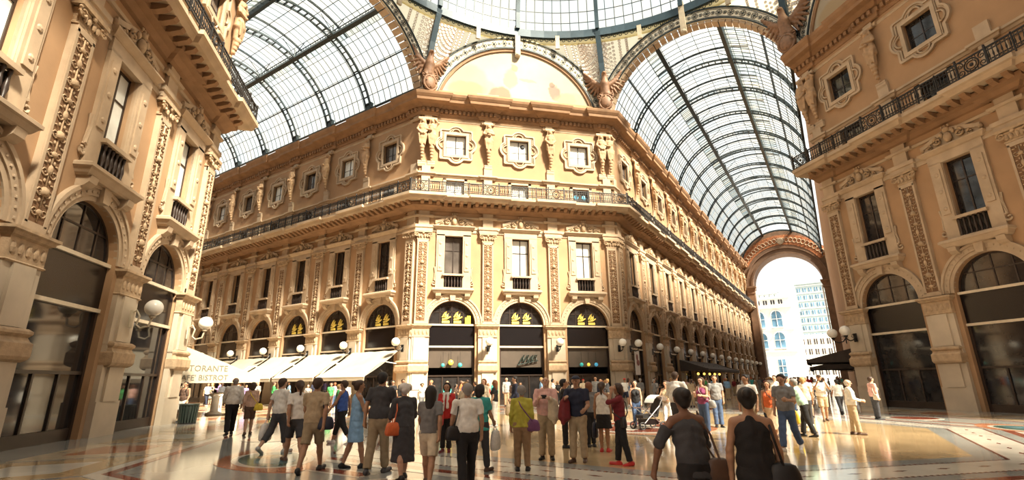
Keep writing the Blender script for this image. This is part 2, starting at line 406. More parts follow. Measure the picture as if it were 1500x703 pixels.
for f in BLK:
    w = WALL[f]; inv = w.matrix_basis.inverted()
    def T(name, d, hw, step, prof, m):
        o = trim(f, name, d, hw, step, prof, m); o.matrix_parent_inverse = inv; return o
    # narrow fillets over the arch crowns and along the upper storeys
    T('architrave', 0, .62, .16, [(-.05,12.36),(.06,12.40),(.06,12.62),(.12,12.66),(.12,12.86),(-.05,12.9)], 'stone')
    T('frieze_moulding', 0, .62, .16, [(-.05,13.45),(.08,13.5),(.10,13.62),(-.05,13.7)], 'stone')
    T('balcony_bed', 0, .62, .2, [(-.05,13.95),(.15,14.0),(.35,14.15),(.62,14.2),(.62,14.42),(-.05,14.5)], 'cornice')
    T('balcony_slab', 1.16, 1.3, .2, [(-1.3,14.50),(.0,14.50),(.06,14.56),(.14,14.70),(.26,14.74),(.26,14.94),(.16,14.96),(-1.3,14.96)], 'stone')
    T('string_course', 0, .55, .12, [(-.05,16.80),(.05,16.84),(.10,16.96),(.18,17.0),(.18,17.12),(-.05,17.2)], 'stone')
    T('fillet_band', 0, .48, .14, [(-.05,21.62),(.03,21.66),(.05,21.74),(.10,21.80),(-.05,21.9)], 'stone')
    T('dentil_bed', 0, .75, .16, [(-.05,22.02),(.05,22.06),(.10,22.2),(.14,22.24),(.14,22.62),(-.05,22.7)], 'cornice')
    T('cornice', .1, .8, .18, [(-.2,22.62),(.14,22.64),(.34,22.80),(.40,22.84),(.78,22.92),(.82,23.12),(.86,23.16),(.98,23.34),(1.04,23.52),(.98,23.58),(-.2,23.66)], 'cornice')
    T('attic', -.35, .8, .15, [(-.3,23.6),(.14,23.6),(.14,23.75),(0,23.8),(0,24.4),(.12,24.45),(.12,24.62),(-.3,24.66)], 'stone')
    # dentils and brackets, too many to lift one by one
    b = MB()
    for g in BLK[f]:
        a, e, pil = seg_of(g); th = FAC[g][1]; s = a+.1
        while s < e:
            k = .16 if any(abs(c-s) < .75 for c in pil) else 0
            for (bb, d0, d1, z0, z1, ww) in ((b, .14, .32, 22.3, 22.56, .10),):
                pts = [fpos(g, s+i*ww, d+k) for i, d in ((-1, d0), (1, d0), (1, d1), (-1, d1))]
                bb.rings([[(x, y, z0) for x, y, _ in pts], [(x, y, z1) for x, y, _ in pts]])
            s += .36
        s = a+.3
        while s < e:
            link('bracket', BRK, WALL[g], (s, 0, 0)); s += .58
    for bb, nm in ((b, 'dentils'),):
        o = stuff(link(nm, bb.mesh(nm, M['cornice']), w)); o.matrix_parent_inverse = inv

# ------------------------------------------------------------------ pilasters (shared meshes)
def pil_meshes(hw):
    b = MB(); b.box(-hw, hw, -.16, .05, 5.48, 11.75)
    for sg in (-1, 1): b.box(sg*hw*.86-.05, sg*hw*.86+.05, -.20, -.1, 5.7, 11.6)
    b.box(-hw, hw, -.20, -.1, 5.55, 5.75); b.box(-hw, hw, -.20, -.1, 11.5, 11.7)
    b.box(-hw*.95, hw*.95, -.17, .05, 12.36, 14.0); b.box(-hw*.8, hw*.8, -.14, .05, 15, 17.9); b.box(-hw*.7, hw*.7, -.14, .05, 21.7, 22.3)
    shaft = b.mesh('pilaster', M['stone'])
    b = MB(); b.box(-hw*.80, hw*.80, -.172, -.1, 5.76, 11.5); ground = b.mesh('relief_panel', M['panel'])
    b = MB(); r = random.Random(3)                           # carved candelabra with scrolls
    y = -.185; k = hw/.41
    b.tube([(0, y, 5.8), (0, y, 11.45)], .024*k, 5)
    z = 5.95
    i = 0
    while z < 11.2:
        for sg in (-1, 1):
            b.spiral((sg*.17*k, z+.12), .15*k, 1.2, .023, y, flip=sg, a0=(PI if sg > 0 else 0), n=11)
            b.ball((sg*.22*k, y, z+.36), .07*k, .03, .032, 6, 4); b.ball((sg*.10*k, y, z+.43), .035*k, .03, .06, 6, 4)
        t = i % 3
        if t == 0: b.ball((0, y-.01, z+.1), .12*k, .05, .09, 8, 5)
        elif t == 1: b.lathe([(.03*k,0),(.15*k,.05),(.12*k,.2),(.05*k,.26)], (0, y+.02, z), 8)
        else: b.ball((0, y-.01, z+.2), .09*k, .05, .15, 8, 5)
        z += .56; i += 1
    rel = b.mesh('carving', M['relief'], True)
    b = MB(); cw = hw+.24                                    # capital
    b.rings([[(x*q, -.16-dd, z) if yy else (x*q, .05, z) for x, yy in ((-1, 0), (-1, 1), (1, 1), (1, 0))] for q, dd, z in ((hw+.04, .03, 11.72), (hw+.04, .03, 11.80), (hw, .0, 11.84), (hw+.06, .06, 12.1), (hw+.12, .1, 12.2))])
    b.box(-cw, cw, -.34, .05, 12.24, 12.38)
    for sg in (-1, 1):
        b.spiral((sg*(hw+.06), 12.08), .19, 1.6, .055, -.27, flip=-sg, a0=PI/2, n=16)
        for dx in (.12, .3): b.ball((sg*dx, -.24, 11.98), .08, .05, .14, 6, 4)
    b.ball((0, -.28, 12.2), .1, .06, .1, 8, 5)
    cap = b.mesh('capital', M['relief'])
    pw = hw+.27                                              # pier below, its mouldings and frieze
    b = MB(); b.box(-pw, pw, -.16, .05, 0, 4.62); b.box(-pw-.02, pw+.02, -.20, .05, 0, 1.1); b.box(-hw, hw, -.24, .0, 1.1, 2.2); b.box(-hw*.95, hw*.95, -.24, .0, 3.06, 4.6)
    pier = b.mesh('pier', M['marble'])
    b = MB(); pr = [(.20,2.2),(.30,2.26),(.34,2.34),(.34,2.66),(.27,2.72),(.22,2.82),(.30,2.90),(.30,2.97),(.20,3.04)]
    b.rings([[(-hw-.12-o*.5, .05, z), (-hw-.12-o*.5, -o-.06, z), (hw+.12+o*.5, -o-.06, z), (hw+.12+o*.5, .05, z)] for o, z in pr])
    base = b.mesh('pedestal_moulding', M['relief'])
    b = MB(); pr = [(.16,4.6),(.20,4.64),(.16,4.68),(.16,5.24),(.24,5.28),(.28,5.36),(.34,5.40),(.34,5.48),(.16,5.52)]
    b.rings([[(-pw-o+.16, .05, z), (-pw-o+.16, -o-.04, z), (pw+o-.16, -o-.04, z), (pw+o-.16, .05, z)] for o, z in pr])
    for i in range(5):
        x = -pw*.8+pw*.4*i; b.ball((x, -.21, 4.96), .09, .05, .17, 6, 4)
    imp = b.mesh('impost_frieze', M['relief'])
    return dict(shaft=shaft, ground=ground, rel=rel, cap=cap, pier=pier, base=base, imp=imp)
PM = pil_meshes(.41)
for f in WALL:
    a, e, pil = seg_of(f)
    for c in pil:
        if f == 'left' and c < -LL-.1: continue
        o = link('pilaster', PM['shaft'], WALL[f], (c, 0, 0))
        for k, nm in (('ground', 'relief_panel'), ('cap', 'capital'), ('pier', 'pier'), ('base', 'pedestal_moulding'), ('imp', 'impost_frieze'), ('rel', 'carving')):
            q = link(nm, PM[k], o)
            if k == 'rel': q['kind'] = 'stuff'

# ------------------------------------------------------------------ windows (shared meshes)
X = {}
b = MB()                                            # arch trim
b.arcband(RA, RA+.16, -.05, .1, SPR, n=28); b.arcband(RA+.16, RA+.40, -.10, .1, SPR, n=28); b.arcband(RA+.40, RA+.52, -.16, .1, SPR, n=28)
for i in range(23):
    a = PI*(i+.5)/23; b.ball(((RA+.28)*math.cos(a), -.11, SPR+(RA+.28)*math.sin(a)), .05, .03, .05, 5, 3)
b.extr([(-.16, SPR+RA-.02), (.16, SPR+RA-.02), (.22, SPR+RA+.52), (-.22, SPR+RA+.52)], -.24, .05)
X['archivolt'] = b.mesh('archivolt', M['stone'])
b = MB(); b.box(-RA, -1.14, -.02, .1, SPR-.16, SPR); b.box(RA, RA+.2, -.02, .1, SPR-.16, SPR); 
b = MB()                                            # fanlight frame and bars
b.arcband(RA-.09, RA, .26, .38, SPR, n=24)
for x in (-.84, 0, .84): b.box(x-.03, x+.03, .28, .36, SPR, SPR+math.sqrt(max(0, RA*RA-x*x)))
b.box(-1.4, 1.4, .28, .36, SPR+.86, SPR+.92); X['fanlight_frame'] = b.mesh('fanlight_frame', M['woodd'])
for i, (xa, xb) in enumerate(((-RA+.04, -.84), (-.84, 0), (0, .84), (.84, RA-.04))):
    n = 6; top = [(xa+(xb-xa)*j/n, SPR+math.sqrt(max(.0, RA*RA-(xa+(xb-xa)*j/n)**2))) for j in range(n+1)]
    b = MB(); b.extr([(xb, SPR), (xa, SPR)]+top, .31, .33) if False else b.extr([(xa, SPR)]+top[::1]+[(xb, SPR)], .31, .33); X['fan_pane%d' % i] = b.mesh('pane', M['glassd'])
b = MB(); b.box(-RA, RA, .12, .34, SPR-.10, SPR+.02); X['transom'] = b.mesh('transom', M['bar'])
b = MB(); b.box(-RA, RA, .22, .36, 4.05, SPR-.1); X['fascia'] = b.mesh('fascia', M['fascia'])
b = MB(); b.box(-RA, RA, .14, .34, 3.93, 4.05); X['light_bar'] = b.mesh('light_bar', M['bar'])
b = MB(); 
for x in (-RA+.06, RA-.06): b.box(x-.06, x+.06, .2, .4, 0, 3.93)
b.box(-RA, RA, .22, .38, 1.95, 2.05); b.box(-RA, RA, .22, .38, 0, .35)
for x in (-.55, .55): b.box(x-.04, x+.04, .24, .36, 0, 1.95)
X['shop_frame'] = b.mesh('shop_frame', M['woodd'])
b = MB(); b.box(-RA+.12, RA-.12, .29, .31, 2.05, 3.93); X['shop_pane'] = b.mesh('shop_pane', M['glassd']); 
b = MB(); b.box(-RA+.12, RA-.12, .34, .36, 2.55, 3.93); X['blind'] = b.mesh('blind', M['blind'])
for i, (xa, xb) in enumerate(((-RA+.12, -.59), (-.51, .51), (.59, RA-.12))):
    b = MB(); b.box(xa, xb, .29, .31, .35, 1.95); X['low_pane%d' % i] = b.mesh('pane', M['glassd'])
# first floor window
b = MB()
for sg in (-1, 1):
    b.box(sg*.98-.30, sg*.98+.30, -.12, .05, 8.1, 12.2); b.box(sg*.98-.18, sg*.98+.18, -.17, -.1, 9.4, 11.8)
    b.box(sg*.75-.09, sg*.75+.09, -.06, .1, 8.1, 12.12)
    for z in (9.7, 10.6, 11.5): b.ball((sg*.98, -.17, z), .11, .05, .11, 8, 4)
    b.spiral((sg*1.40, 8.5), .22, 1.2, .06, -.06, flip=sg, a0=PI/2, n=12); b.tube([(sg*1.36, -.06, 8.7), (sg*1.30, -.06, 9.3), (sg*1.36, -.06, 9.7)], .06, 5)
b.box(-1.30, 1.30, -.12, .1, 12.1, 12.62)
X['surround'] = b.mesh('surround', M['stone'])
b = MB()
b.rings([[(-1.38-o, .05, z), (-1.38-o, -.14-o, z), (1.38+o, -.14-o, z), (1.38+o, .05, z)] for o, z in ((0,12.58),(.06,12.62),(.16,12.74),(.20,12.78),(.20,12.84),(.1,12.88))])
n = 14; up = [(-1.42+2.84*i/n, 12.86+.30+.42*math.sin(PI*i/n)**1.6) for i in range(n+1)]
b.extr([(-1.42, 12.86)]+up+[(1.42, 12.86)], -.10, .05)
for i in range(n): b.bar((up[i][0], -.12, up[i][1]), (up[i+1][0], -.12, up[i+1][1]), .2, .09, (0,1,0))
X['pediment'] = b.mesh('pediment', M['stone'])
b = MB()
for sg in (-1, 1):
    b.spiral((sg*.52, 13.2), .22, 1.5, .07, -.18, flip=-sg, a0=PI/2, n=16); b.spiral((sg*.98, 13.02), .15, 1.3, .05, -.16, flip=sg, a0=PI/2, n=12)
    b.ball((sg*1.36, -.08, 13.1), .12, .1, .16, 8, 5); b.ball((sg*.28, -.2, 13.45), .1, .08, .16, 6, 4)
b.ball((0, -.2, 13.2), .2, .14, .28, 10, 6); b.ball((0, -.2, 13.62), .16, .12, .14, 8, 5)
for x in (-.16, 0, .16): b.ball((x, -.2, 13.8), .055, .055, .08, 6, 4)
X['crest'] = b.mesh('crest', M['relief'], True)
b = MB(); b.rings([[(-1.42-o, .05, z), (-1.42-o, -.42-o, z), (1.42+o, -.42-o, z), (1.42+o, .05, z)] for o, z in ((-.1,7.70),(-.04,7.76),(.04,7.9),(.10,7.94),(.10,8.04),(.02,8.1))])
X['sill'] = b.mesh('sill', M['stone'])
b = MB()
b.rings([[(x-.19, .05, z), (x-.19, -o, z), (x+.19, -o, z), (x+.19, .05, z)] for x in (0,) for o, z in ((.12,7.35),(.24,7.40),(.36,7.52),(.40,7.72))]); X['console'] = b.mesh('console', M['stone'])
b = MB(); b.box(-.78, .78, -.30, -.05, 9.04, 9.18); b.box(-.70, .70, -.22, -.1, 8.08, 8.18); X['balustrade_rail'] = b.mesh('balustrade_rail', M['stone'])
b = MB(); b.box(-.66, .66, -.02, .02, 8.1, 9.05); X['grille'] = b.mesh('grille', M['irondark'])
b = MB(); b.lathe([(.05,0),(.06,.06),(.035,.12),(.075,.34),(.05,.52),(.035,.64),(.06,.76),(.06,.86)], (0,-.16,8.18), 7); X['baluster'] = b.mesh('baluster', M['woodd'], True)
b = MB()
for x in (-.63, 0, .63): b.box(x-.035, x+.035, .24, .34, 8.1, 12.12)
b.box(-.66, .66, .24, .34, 12.03, 12.12); b.box(-.66, .66, .25, .33, 11.0, 11.06); X['frame1'] = b.mesh('frame', M['woodd'])
for i, (xa, xb) in enumerate(((-.6, -.035), (.035, .6))):
    for z0, z1, nm in ((8.1, 11.0, 'a'), (11.06, 12.03, 'b')):
        b = MB(); b.box(xa, xb, .28, .30, z0, z1); X['pane1_%d%s' % (i, nm)] = b.mesh('pane', M['glassd'])
# low window behind the balcony, with the panels either side
b = MB()
for sg in (-1, 1):
    b.box(sg*.82-.12, sg*.82+.12, -.06, .1, 14.95, 16.75); 
    b.ringband([(sg*1.5-.42, 15.3), (sg*1.5+.42, 15.3), (sg*1.5+.42, 16.5), (sg*1.5-.42, 16.5)], [(sg*1.5-.34, 15.38), (sg*1.5+.34, 15.38), (sg*1.5+.34, 16.42), (sg*1.5-.34, 16.42)], -.05, .03)
b.box(-.94, .94, -.06, .1, 16.6, 16.75); X['low_surround'] = b.mesh('surround', M['stone'])
b = MB()
for x in (-.67, 0, .67): b.box(x-.03, x+.03, .22, .32, 14.95, 16.6)
b.box(-.7, .7, .22, .32, 16.52, 16.6); X['low_frame'] = b.mesh('frame', M['woodd'])
for i, (xa, xb) in enumerate(((-.64, -.03), (.03, .64))): 
    b = MB(); b.box(xa, xb, .26, .28, 14.95, 16.52); X['low2_%d' % i] = b.mesh('pane', M['glassd'])
# square window in its lobed surround
ZS = 19.635
def lobed(hs, cr, co, n=96):
    pl = []
    for i in range(n):
        a = 2*PI*(i+.5)/n; c, s_ = math.cos(a), math.sin(a); r = hs/max(abs(c), abs(s_))
        for ux, uy in ((1,0),(0,1),(-1,0),(0,-1)):
            dt = c*ux+s_*uy; pp = dt*co; disc = cr*cr-(co*co-pp*pp)
            if disc > 0 and dt > 0: r = max(r, pp+math.sqrt(disc))
        pl.append((r*c, ZS+r*s_))
    return pl
b = MB(); b.ringband(lobed(1.30, .70, .93), lobed(1.20, .60, .93), -.16, .03); b.ringband(lobed(1.20, .60, .93), lobed(1.10, .50, .93), -.08, .03)
sq = lambda h: [(-h, ZS-h*1.1), (h, ZS-h*1.1), (h, ZS+h*1.1), (-h, ZS+h*1.1)]
b.ringband(sq(.98), sq(.78), -.12, .1); b.ringband(sq(1.04), sq(.98), -.06, .05)
for ux, uy in ((1,0),(0,1),(-1,0),(0,-1)):
    a0 = math.atan2(uy, ux)
    pts = [(1.02*ux+.32*math.cos(a0+t), -.08, ZS+1.02*uy*1.05+.32*math.sin(a0+t)) for t in [(-PI/2+PI*j/8) for j in range(9)]]
    b.tube(pts, .05, 5)
X['lobed_surround'] = b.mesh('lobed_surround', M['stone'])
b = MB()
for x in (-.75, 0, .75): b.box(x-.03, x+.03, .2, .3, 18.76, 20.5)
for z in (18.78, 20.5): b.box(-.78, .78, .2, .3, z-.03, z+.03)
b.box(-.78, .78, .22, .28, 19.5, 19.54); X['sq_frame'] = b.mesh('frame', M['woodd'])
for i, (xa, xb) in enumerate(((-.72, -.03), (.03, .72))):
    for j, (za, zb) in enumerate(((18.81, 19.5), (19.54, 20.47))):
        b = MB(); b.box(xa, xb, .24, .26, za, zb); X['sq_pane%d%d' % (i, j)] = b.mesh('pane', M['glassd'])
def paned(o, m):
    if m is not None:
        o.material_slots[0].link = 'OBJECT'; o.material_slots[0].material = M[m]
WN = [0]; EMB = []
def win(f, s):
    WN[0] += 1
    return struct(empty('window_%d' % WN[0], fpos(f, s), FAC[f][1]))
def bay(f, s, p1=None, p2=None, p3=None, blind=False):
    w = win(f, s)
    for k in ('archivolt', 'fanlight_frame', 'fan_pane0', 'fan_pane1', 'fan_pane2', 'fan_pane3', 'transom', 'fascia', 'light_bar', 'shop_frame', 'shop_pane', 'low_pane0', 'low_pane1', 'low_pane2'):
        if blind and k == 'shop_pane': continue
        link(X[k].name.split('.')[0], X[k], w)
    if blind: link('blind', X['blind'], w)
    w1 = win(f, s)
    for k in ('surround', 'pediment', 'crest', 'sill', 'balustrade_rail', 'frame1', 'grille'): link(X[k].name.split('.')[0], X[k], w1)
    for x in (-1.05, 1.05): link('console', X['console'], w1, (x, 0, 0))
    for i in range(6): link('baluster', X['baluster'], w1, (-.55+i*.22, 0, 0))
    for k in ('pane1_0a', 'pane1_1a', 'pane1_0b', 'pane1_1b'): paned(link('pane', X[k], w1), p1)
    w2 = win(f, s); link('surround', X['low_surround'], w2); link('frame', X['low_frame'], w2)
    for k in ('low2_0', 'low2_1'): paned(link('pane', X[k], w2), p2)
    w3 = win(f, s); link('lobed_surround', X['lobed_surround'], w3); link('frame', X['sq_frame'], w3)
    for k in ('sq_pane00', 'sq_pane01', 'sq_pane10', 'sq_pane11'): paned(link('pane', X[k], w3), p3)
    return w, w1, w2, w3
bay('front', -BF, 'glassm', 'glassw', 'glassw', True); WMID = bay('front', 0, 'glassw', 'glassw', 'glassw', True); WRT = bay('front', BF, 'glassw', 'glassm', 'glassw', True)
link('round_vent', MB().ball((.34, .22, 20.1), .20, .05, .20, 14, 6).mesh('round_vent', M['irondark']), WMID[3])
for x in (-.33, .33): link('round_sticker', MB().ball((x, .25, 16.0), .2, .03, .2, 14, 4).mesh('round_sticker', M['blue']), WRT[2])
for i, c in enumerate(CLt): bay('left', c, 'glassd', 'glassd', ('glassm', 'glassw', 'glassm', 'glassw')[i % 4])
for i, c in enumerate(CR): bay('right', c, ('glassm', 'glassm', 'glassd')[i % 3], 'glassd', 'glassm')
for c in C3: bay('lb', c, 'glassw', 'glassm', 'glassm')
for c in C3: bay('rb', c, 'glassd', 'glassd', 'glassd')

# yellow emblem on the fanlights: a looping scribble over a bar, twice on each light
b = MB()
for x in (-.42, .42):
    b.tube([(x-.26, .24, SPR+.50), (x-.10, .24, SPR+.78), (x+.02, .24, SPR+.92), (x-.02, .24, SPR+.66), (x-.14, .24, SPR+.48), (x+.06, .24, SPR+.62), (x+.18, .24, SPR+.80), (x+.12, .24, SPR+.56), (x-.02, .24, SPR+.44)], .05, 5)
    b.tube([(x-.28, .24, SPR+.36), (x+.05, .24, SPR+.38), (x+.34, .24, SPR+.56)], .05, 5)
    b.box(x-.28, x+.26, .22, .26, SPR+.10, SPR+.24)
    for i in range(5): b.box(x-.26+i*.11, x-.21+i*.11, .22, .26, SPR+.24, SPR+.29)
emb = b.mesh('window_emblem', M['gold'])
places = [('front', -BF, 'first'), ('front', 0, 'middle'), ('front', BF, 'right-hand')]
for f, s, w_ in places:
    o = link('window_emblem', emb, None, fpos(f, s), FAC[f][1]); tag(o, 'pair of yellow emblems on the fanlight of the %s arch of the corner front' % ('left-hand' if w_ == 'first' else w_), 'sign', 'yellow emblems on fanlights')
for i in range(3):
    o = link('window_emblem', emb, None, fpos('left', CLt[i]), 0.); tag(o, 'pair of yellow emblems on the %s arch fanlight along the left wing from the corner' % ORD[i], 'sign', 'yellow emblems on fanlights')
o = MB().box(.95, 1.35, .10, .24, SPR+.02, SPR+.5).box(1.1, 1.35, .10, .24, SPR+.5, SPR+.62).mesh('card_box', M['yellow'])
tag(link('card_box', o, None, fpos('front', -BF), PI/4), 'bright yellow box on the ledge inside the left-hand arch fanlight', 'box')
# shop pendants, the dark script sign, the poster
b0 = MB().tube([(0,0,.9),(0,0,.16)], .012, 5).mesh('cord', M['irondark']); b1 = MB().ball((0,0,0), .125, n=12, m=8)
glb = {k: b1.mesh('glass_shade', M[k], True) for k in ('amber', 'teal', 'yel', 'blue')}
for f, s, k, big, lab in (('front', -BF-.55, 'teal', 1, 'green glass pendant lamp, left one in the left-hand shop window'), ('front', -BF, 'yel', 1.5, 'large yellow glass pendant lamp in the left-hand shop window'), ('front', -BF+.65, 'teal', 1.2, 'green glass pendant lamp, right one in the left-hand shop window'),
                          ('front', BF-.6, 'teal', 1.1, 'green glass pendant lamp in the right-hand shop window'), ('front', BF-.05, 'yel', 1, 'yellow glass pendant lamp in the right-hand shop window'), ('front', BF+.55, 'blue', 1.1, 'blue glass pendant lamp in the right-hand shop window')):
    z = 2.72 if big < 1.4 else 2.9
    t = empty('pendant_lamp', fpos(f, s, -.12, z), 0); tag(t, lab, 'lamp', 'coloured pendant lamps in shop windows'); link('cord', b0, t); q = link('glass_shade', glb[k], t); q.scale = (big,)*3
b = MB()
for x, dz in ((-.1, 0), (.25, .1), (.55, .02), (.85, .14)): b.tube([(x-.25, .20, 2.85+dz), (x, .20, 3.25+dz), (x+.14, .20, 3.42), (x+.06, .20, 3.1), (x-.02, .20, 2.95), (x+.2, .20, 3.05)], .06, 5, .04)
b.tube([(-.45, .20, 2.72), (.3, .20, 2.86), (1.1, .20, 3.0)], .05, 5, .02)
tag(link('script_sign', b.mesh('script_sign', M['sage']), None, fpos('front', .15), PI/4), 'dark green handwritten script sign in the middle shop window', 'sign')
t = empty('hanging_poster', fpos('right', 1.3, .55, 0), PI/2); tag(t, 'white hanging poster with a dark red figure by the right-hand corner pier', 'poster')
link('sheet', MB().box(-.5, .5, -.02, .02, 1.95, 3.75).mesh('sheet', M['paper']), t)
b = MB(); b.ball((-.05, -.03, 3.25), .22, .02, .26, 10, 6); b.ball((.1, -.03, 2.85), .35, .02, .22, 10, 6); link('printed_figure', b.mesh('printed_figure', M['posterd']), t)

# ------------------------------------------------------------------ balcony railings
b = MB(); Lp = 1.0
b.box(-.5, .5, -.03, .03, .86, .92); b.box(-.5, .5, -.02, .02, .10, .14); b.box(-.5, .5, -.02, .02, .70, .73); b.box(-.5, .5, -.02, .02, .26, .29)
for i in range(6):
    x = -.5+(i+.5)/6; b.box(x-.014, x+.014, -.014, .014, .1, .9)
    b.lathe([(.012,.30),(.04,.42),(.035,.5),(.012,.64)], (x,0,0), 5)
for i in range(5):
    x = -.5+(i+1)/6; b.tube([(x+.05*math.cos(t), 0, .79+.05*math.sin(t)) for t in [2*PI*j/7 for j in range(8)]], .012, 4); b.tube([(x+.05*math.cos(t), 0, .2+.05*math.sin(t)) for t in [2*PI*j/7 for j in range(8)]], .012, 4)
b.box(-.52, -.47, -.03, .03, 0, .98); RP = b.mesh('railing_panel', M['rail'])
b = MB(); b.box(-.65, .65, -.03, .03, .86, .92); b.box(-.65, .65, -.03, .03, .08, .14)
for r, w_ in ((.30, .035), (.2, .025)): b.tube([(r*math.cos(t), 0, .49+r*math.sin(t)) for t in [2*PI*j/16 for j in range(17)]], w_, 4)
b.ball((0,0,.49), .09, .05, .09, 8, 5)
for sg in (-1, 1):
    for zz in (.3, .68): b.spiral((sg*.46, zz), .16, 1.3, .03, 0., flip=sg*(1 if zz > .5 else -1), a0=PI/2 if zz > .5 else -PI/2, n=12)
    b.box(sg*.62-.035, sg*.62+.035, -.04, .04, 0, 1.0); b.ball((sg*.62, 0, 1.04), .06, n=6, m=4)
    for x in (.1, .22): b.box(sg*x-.012, sg*x+.012, -.012, .012, .1, .3); b.box(sg*x-.012, sg*x+.012, -.012, .012, .7, .88)
RO = b.mesh('ornamental_panel', M['rail'])
for f, lab in (('front', 'black wrought iron balcony railing across the sunlit corner front'), ('left', 'black wrought iron balcony railing along the left-hand wing'), ('right', 'black wrought iron balcony railing along the receding right-hand wing'),
               ('lb', 'black wrought iron balcony railing high on the near left building'), ('rb', 'black wrought iron balcony railing high on the dark right building')):
    a, e, pil = seg_of(f)
    if f == 'left': a = -LL; pil = [p for p in pil if p > -LL]
    t = empty('balcony_railing', fpos(f, 0, 0, 14.95), FAC[f][1]); tag(t, lab, 'railing', 'wrought iron balcony railings')
    ext = 1.45*math.tan(PI/8)
    if f in ('front', 'lb', 'rb'): a -= ext; e += ext
    elif f == 'left': e += ext
    elif f == 'right': a -= ext
    cut = []
    for c in pil:
        c2 = c
        if abs(c-e) < 1.6: c2 = e-.68
        if abs(c-a) < 1.6: c2 = a+.68
        link('ornamental_panel', RO, t, (c2, -1.45, 0)); cut.append((c2-.65, c2+.65))
    cut.sort(); s = a
    for c0, c1 in cut+[(e, e)]:
        if c0-s > .3:
            n = max(1, round((c0-s)/1.0)); l = (c0-s)/n
            for i in range(n):
                o = link('railing_panel', RP, t, (s+(i+.5)*l, -1.45, 0)); o.scale = (l, 1, 1)
        s = max(s, c1)
# ------------------------------------------------------------------ glass vaults over the arms
ZV, RV = 22.3, 7.19
rad = math.radians
def arcpts(r, a0, a1, n, y=0.): return [(-r*math.cos(rad(a0+(a1-a0)*i/n)), y, ZV+r*math.sin(rad(a0+(a1-a0)*i/n))) for i in range(n+1)]
def arcbar(b, r, h, y0, y1, a0, a1, n):
    rs = []
    for i in range(n+1):
        a = rad(a0+(a1-a0)*i/n); c, s = -math.cos(a), math.sin(a)
        rs.append([((r)*c, y0, ZV+r*s), ((r+h)*c, y0, ZV+(r+h)*s), ((r+h)*c, y1, ZV+(r+h)*s), (r*c, y1, ZV+r*s)])
    b.rings(rs)
A0, A1, A2, A3 = 17., 69., 111., 163.
B0, B1 = 62., 118.
LAN = 1.35
b = MB()                                       # ladder rib, haunch to haunch
for y in (-.34, .26): arcbar(b, RV-.16, .16, y, y+.08, A0, A3, 34)
k = 0
a = A0
while a < A3:
    p = (-(RV-.1)*math.cos(rad(a)), ZV+(RV-.1)*math.sin(rad(a)))
    b.bar((p[0], -.3, p[1]), (p[0], .3, p[1]), .13, .07, (math.sin(rad(a)), 0, math.cos(rad(a)))); a += 4.6
for sg in (-1, 1):                             # pointed foot
    x = sg*RV*math.cos(rad(A0)); z = ZV+RV*math.sin(rad(A0)); b.rings([[(x-.22, -.4, z+.5), (x+.1, -.4, z+.5), (x+.1, .4, z+.5), (x-.22, .4, z+.5)], [(x-.05, -.07, z-1.0), (x+.05, -.07, z-1.0), (x+.05, .07, z-1.0), (x-.05, .07, z-1.0)]])
RIB = b.mesh('arch_rib', M['iron'])
b = MB()                                       # thin arch and brackets of the raised lantern
arcbar(b, RV+LAN-.1, .10, -.05, .05, B0, B1, 16)
for sg in (-1, 1):
    a = rad(A1); x = sg*RV*math.cos(a); z = ZV+RV*math.sin(a)
    b.tube([(x, 0, z), (x, 0, z+1.15)], .06, 5)
    b.tube([(x, 0, z+.25), (x-sg*.5, 0, z+.75), (x-sg*1.25, 0, z+1.35)], .035, 4); b.tube([(x, 0, z+.25), (x, .6, z+.7), (x, 1.3, z+1.12)], .03, 4); b.tube([(x, 0, z+.25), (x, -.6, z+.7), (x, -1.3, z+1.12)], .03, 4)
LRIB = b.mesh('lantern_arch', M['iron'])
DA = 8.6667
def panemesh(r, a, dy, n=3):
    b = MB(); vs = []
    for i in range(n+1):
        t = rad(-a/2+a*i/n)
        vs += [(-r*math.cos(t), -dy/2, r*math.sin(t)), (-r*math.cos(t), dy/2, r*math.sin(t))]
    b.add(vs, [(2*i, 2*i+1, 2*i+3, 2*i+2) for i in range(n)]); return b.mesh('pane', RG[0])
DY = BW/8
PV, PL = panemesh(RV+.04, DA, DY), panemesh(RV+LAN+.04, DA, DY)
def joined_panes(b, cells):
    for r, a, y in cells:
        vs = []
        for i in range(3):
            t = rad(a-DA/2+DA*i/2); vs += [(-r*math.cos(t), y-DY/2, ZV+r*math.sin(t)), (-r*math.cos(t), y+DY/2, ZV+r*math.sin(t))]
        b.add(vs, [(0,1,3,2), (2,3,5,4)])
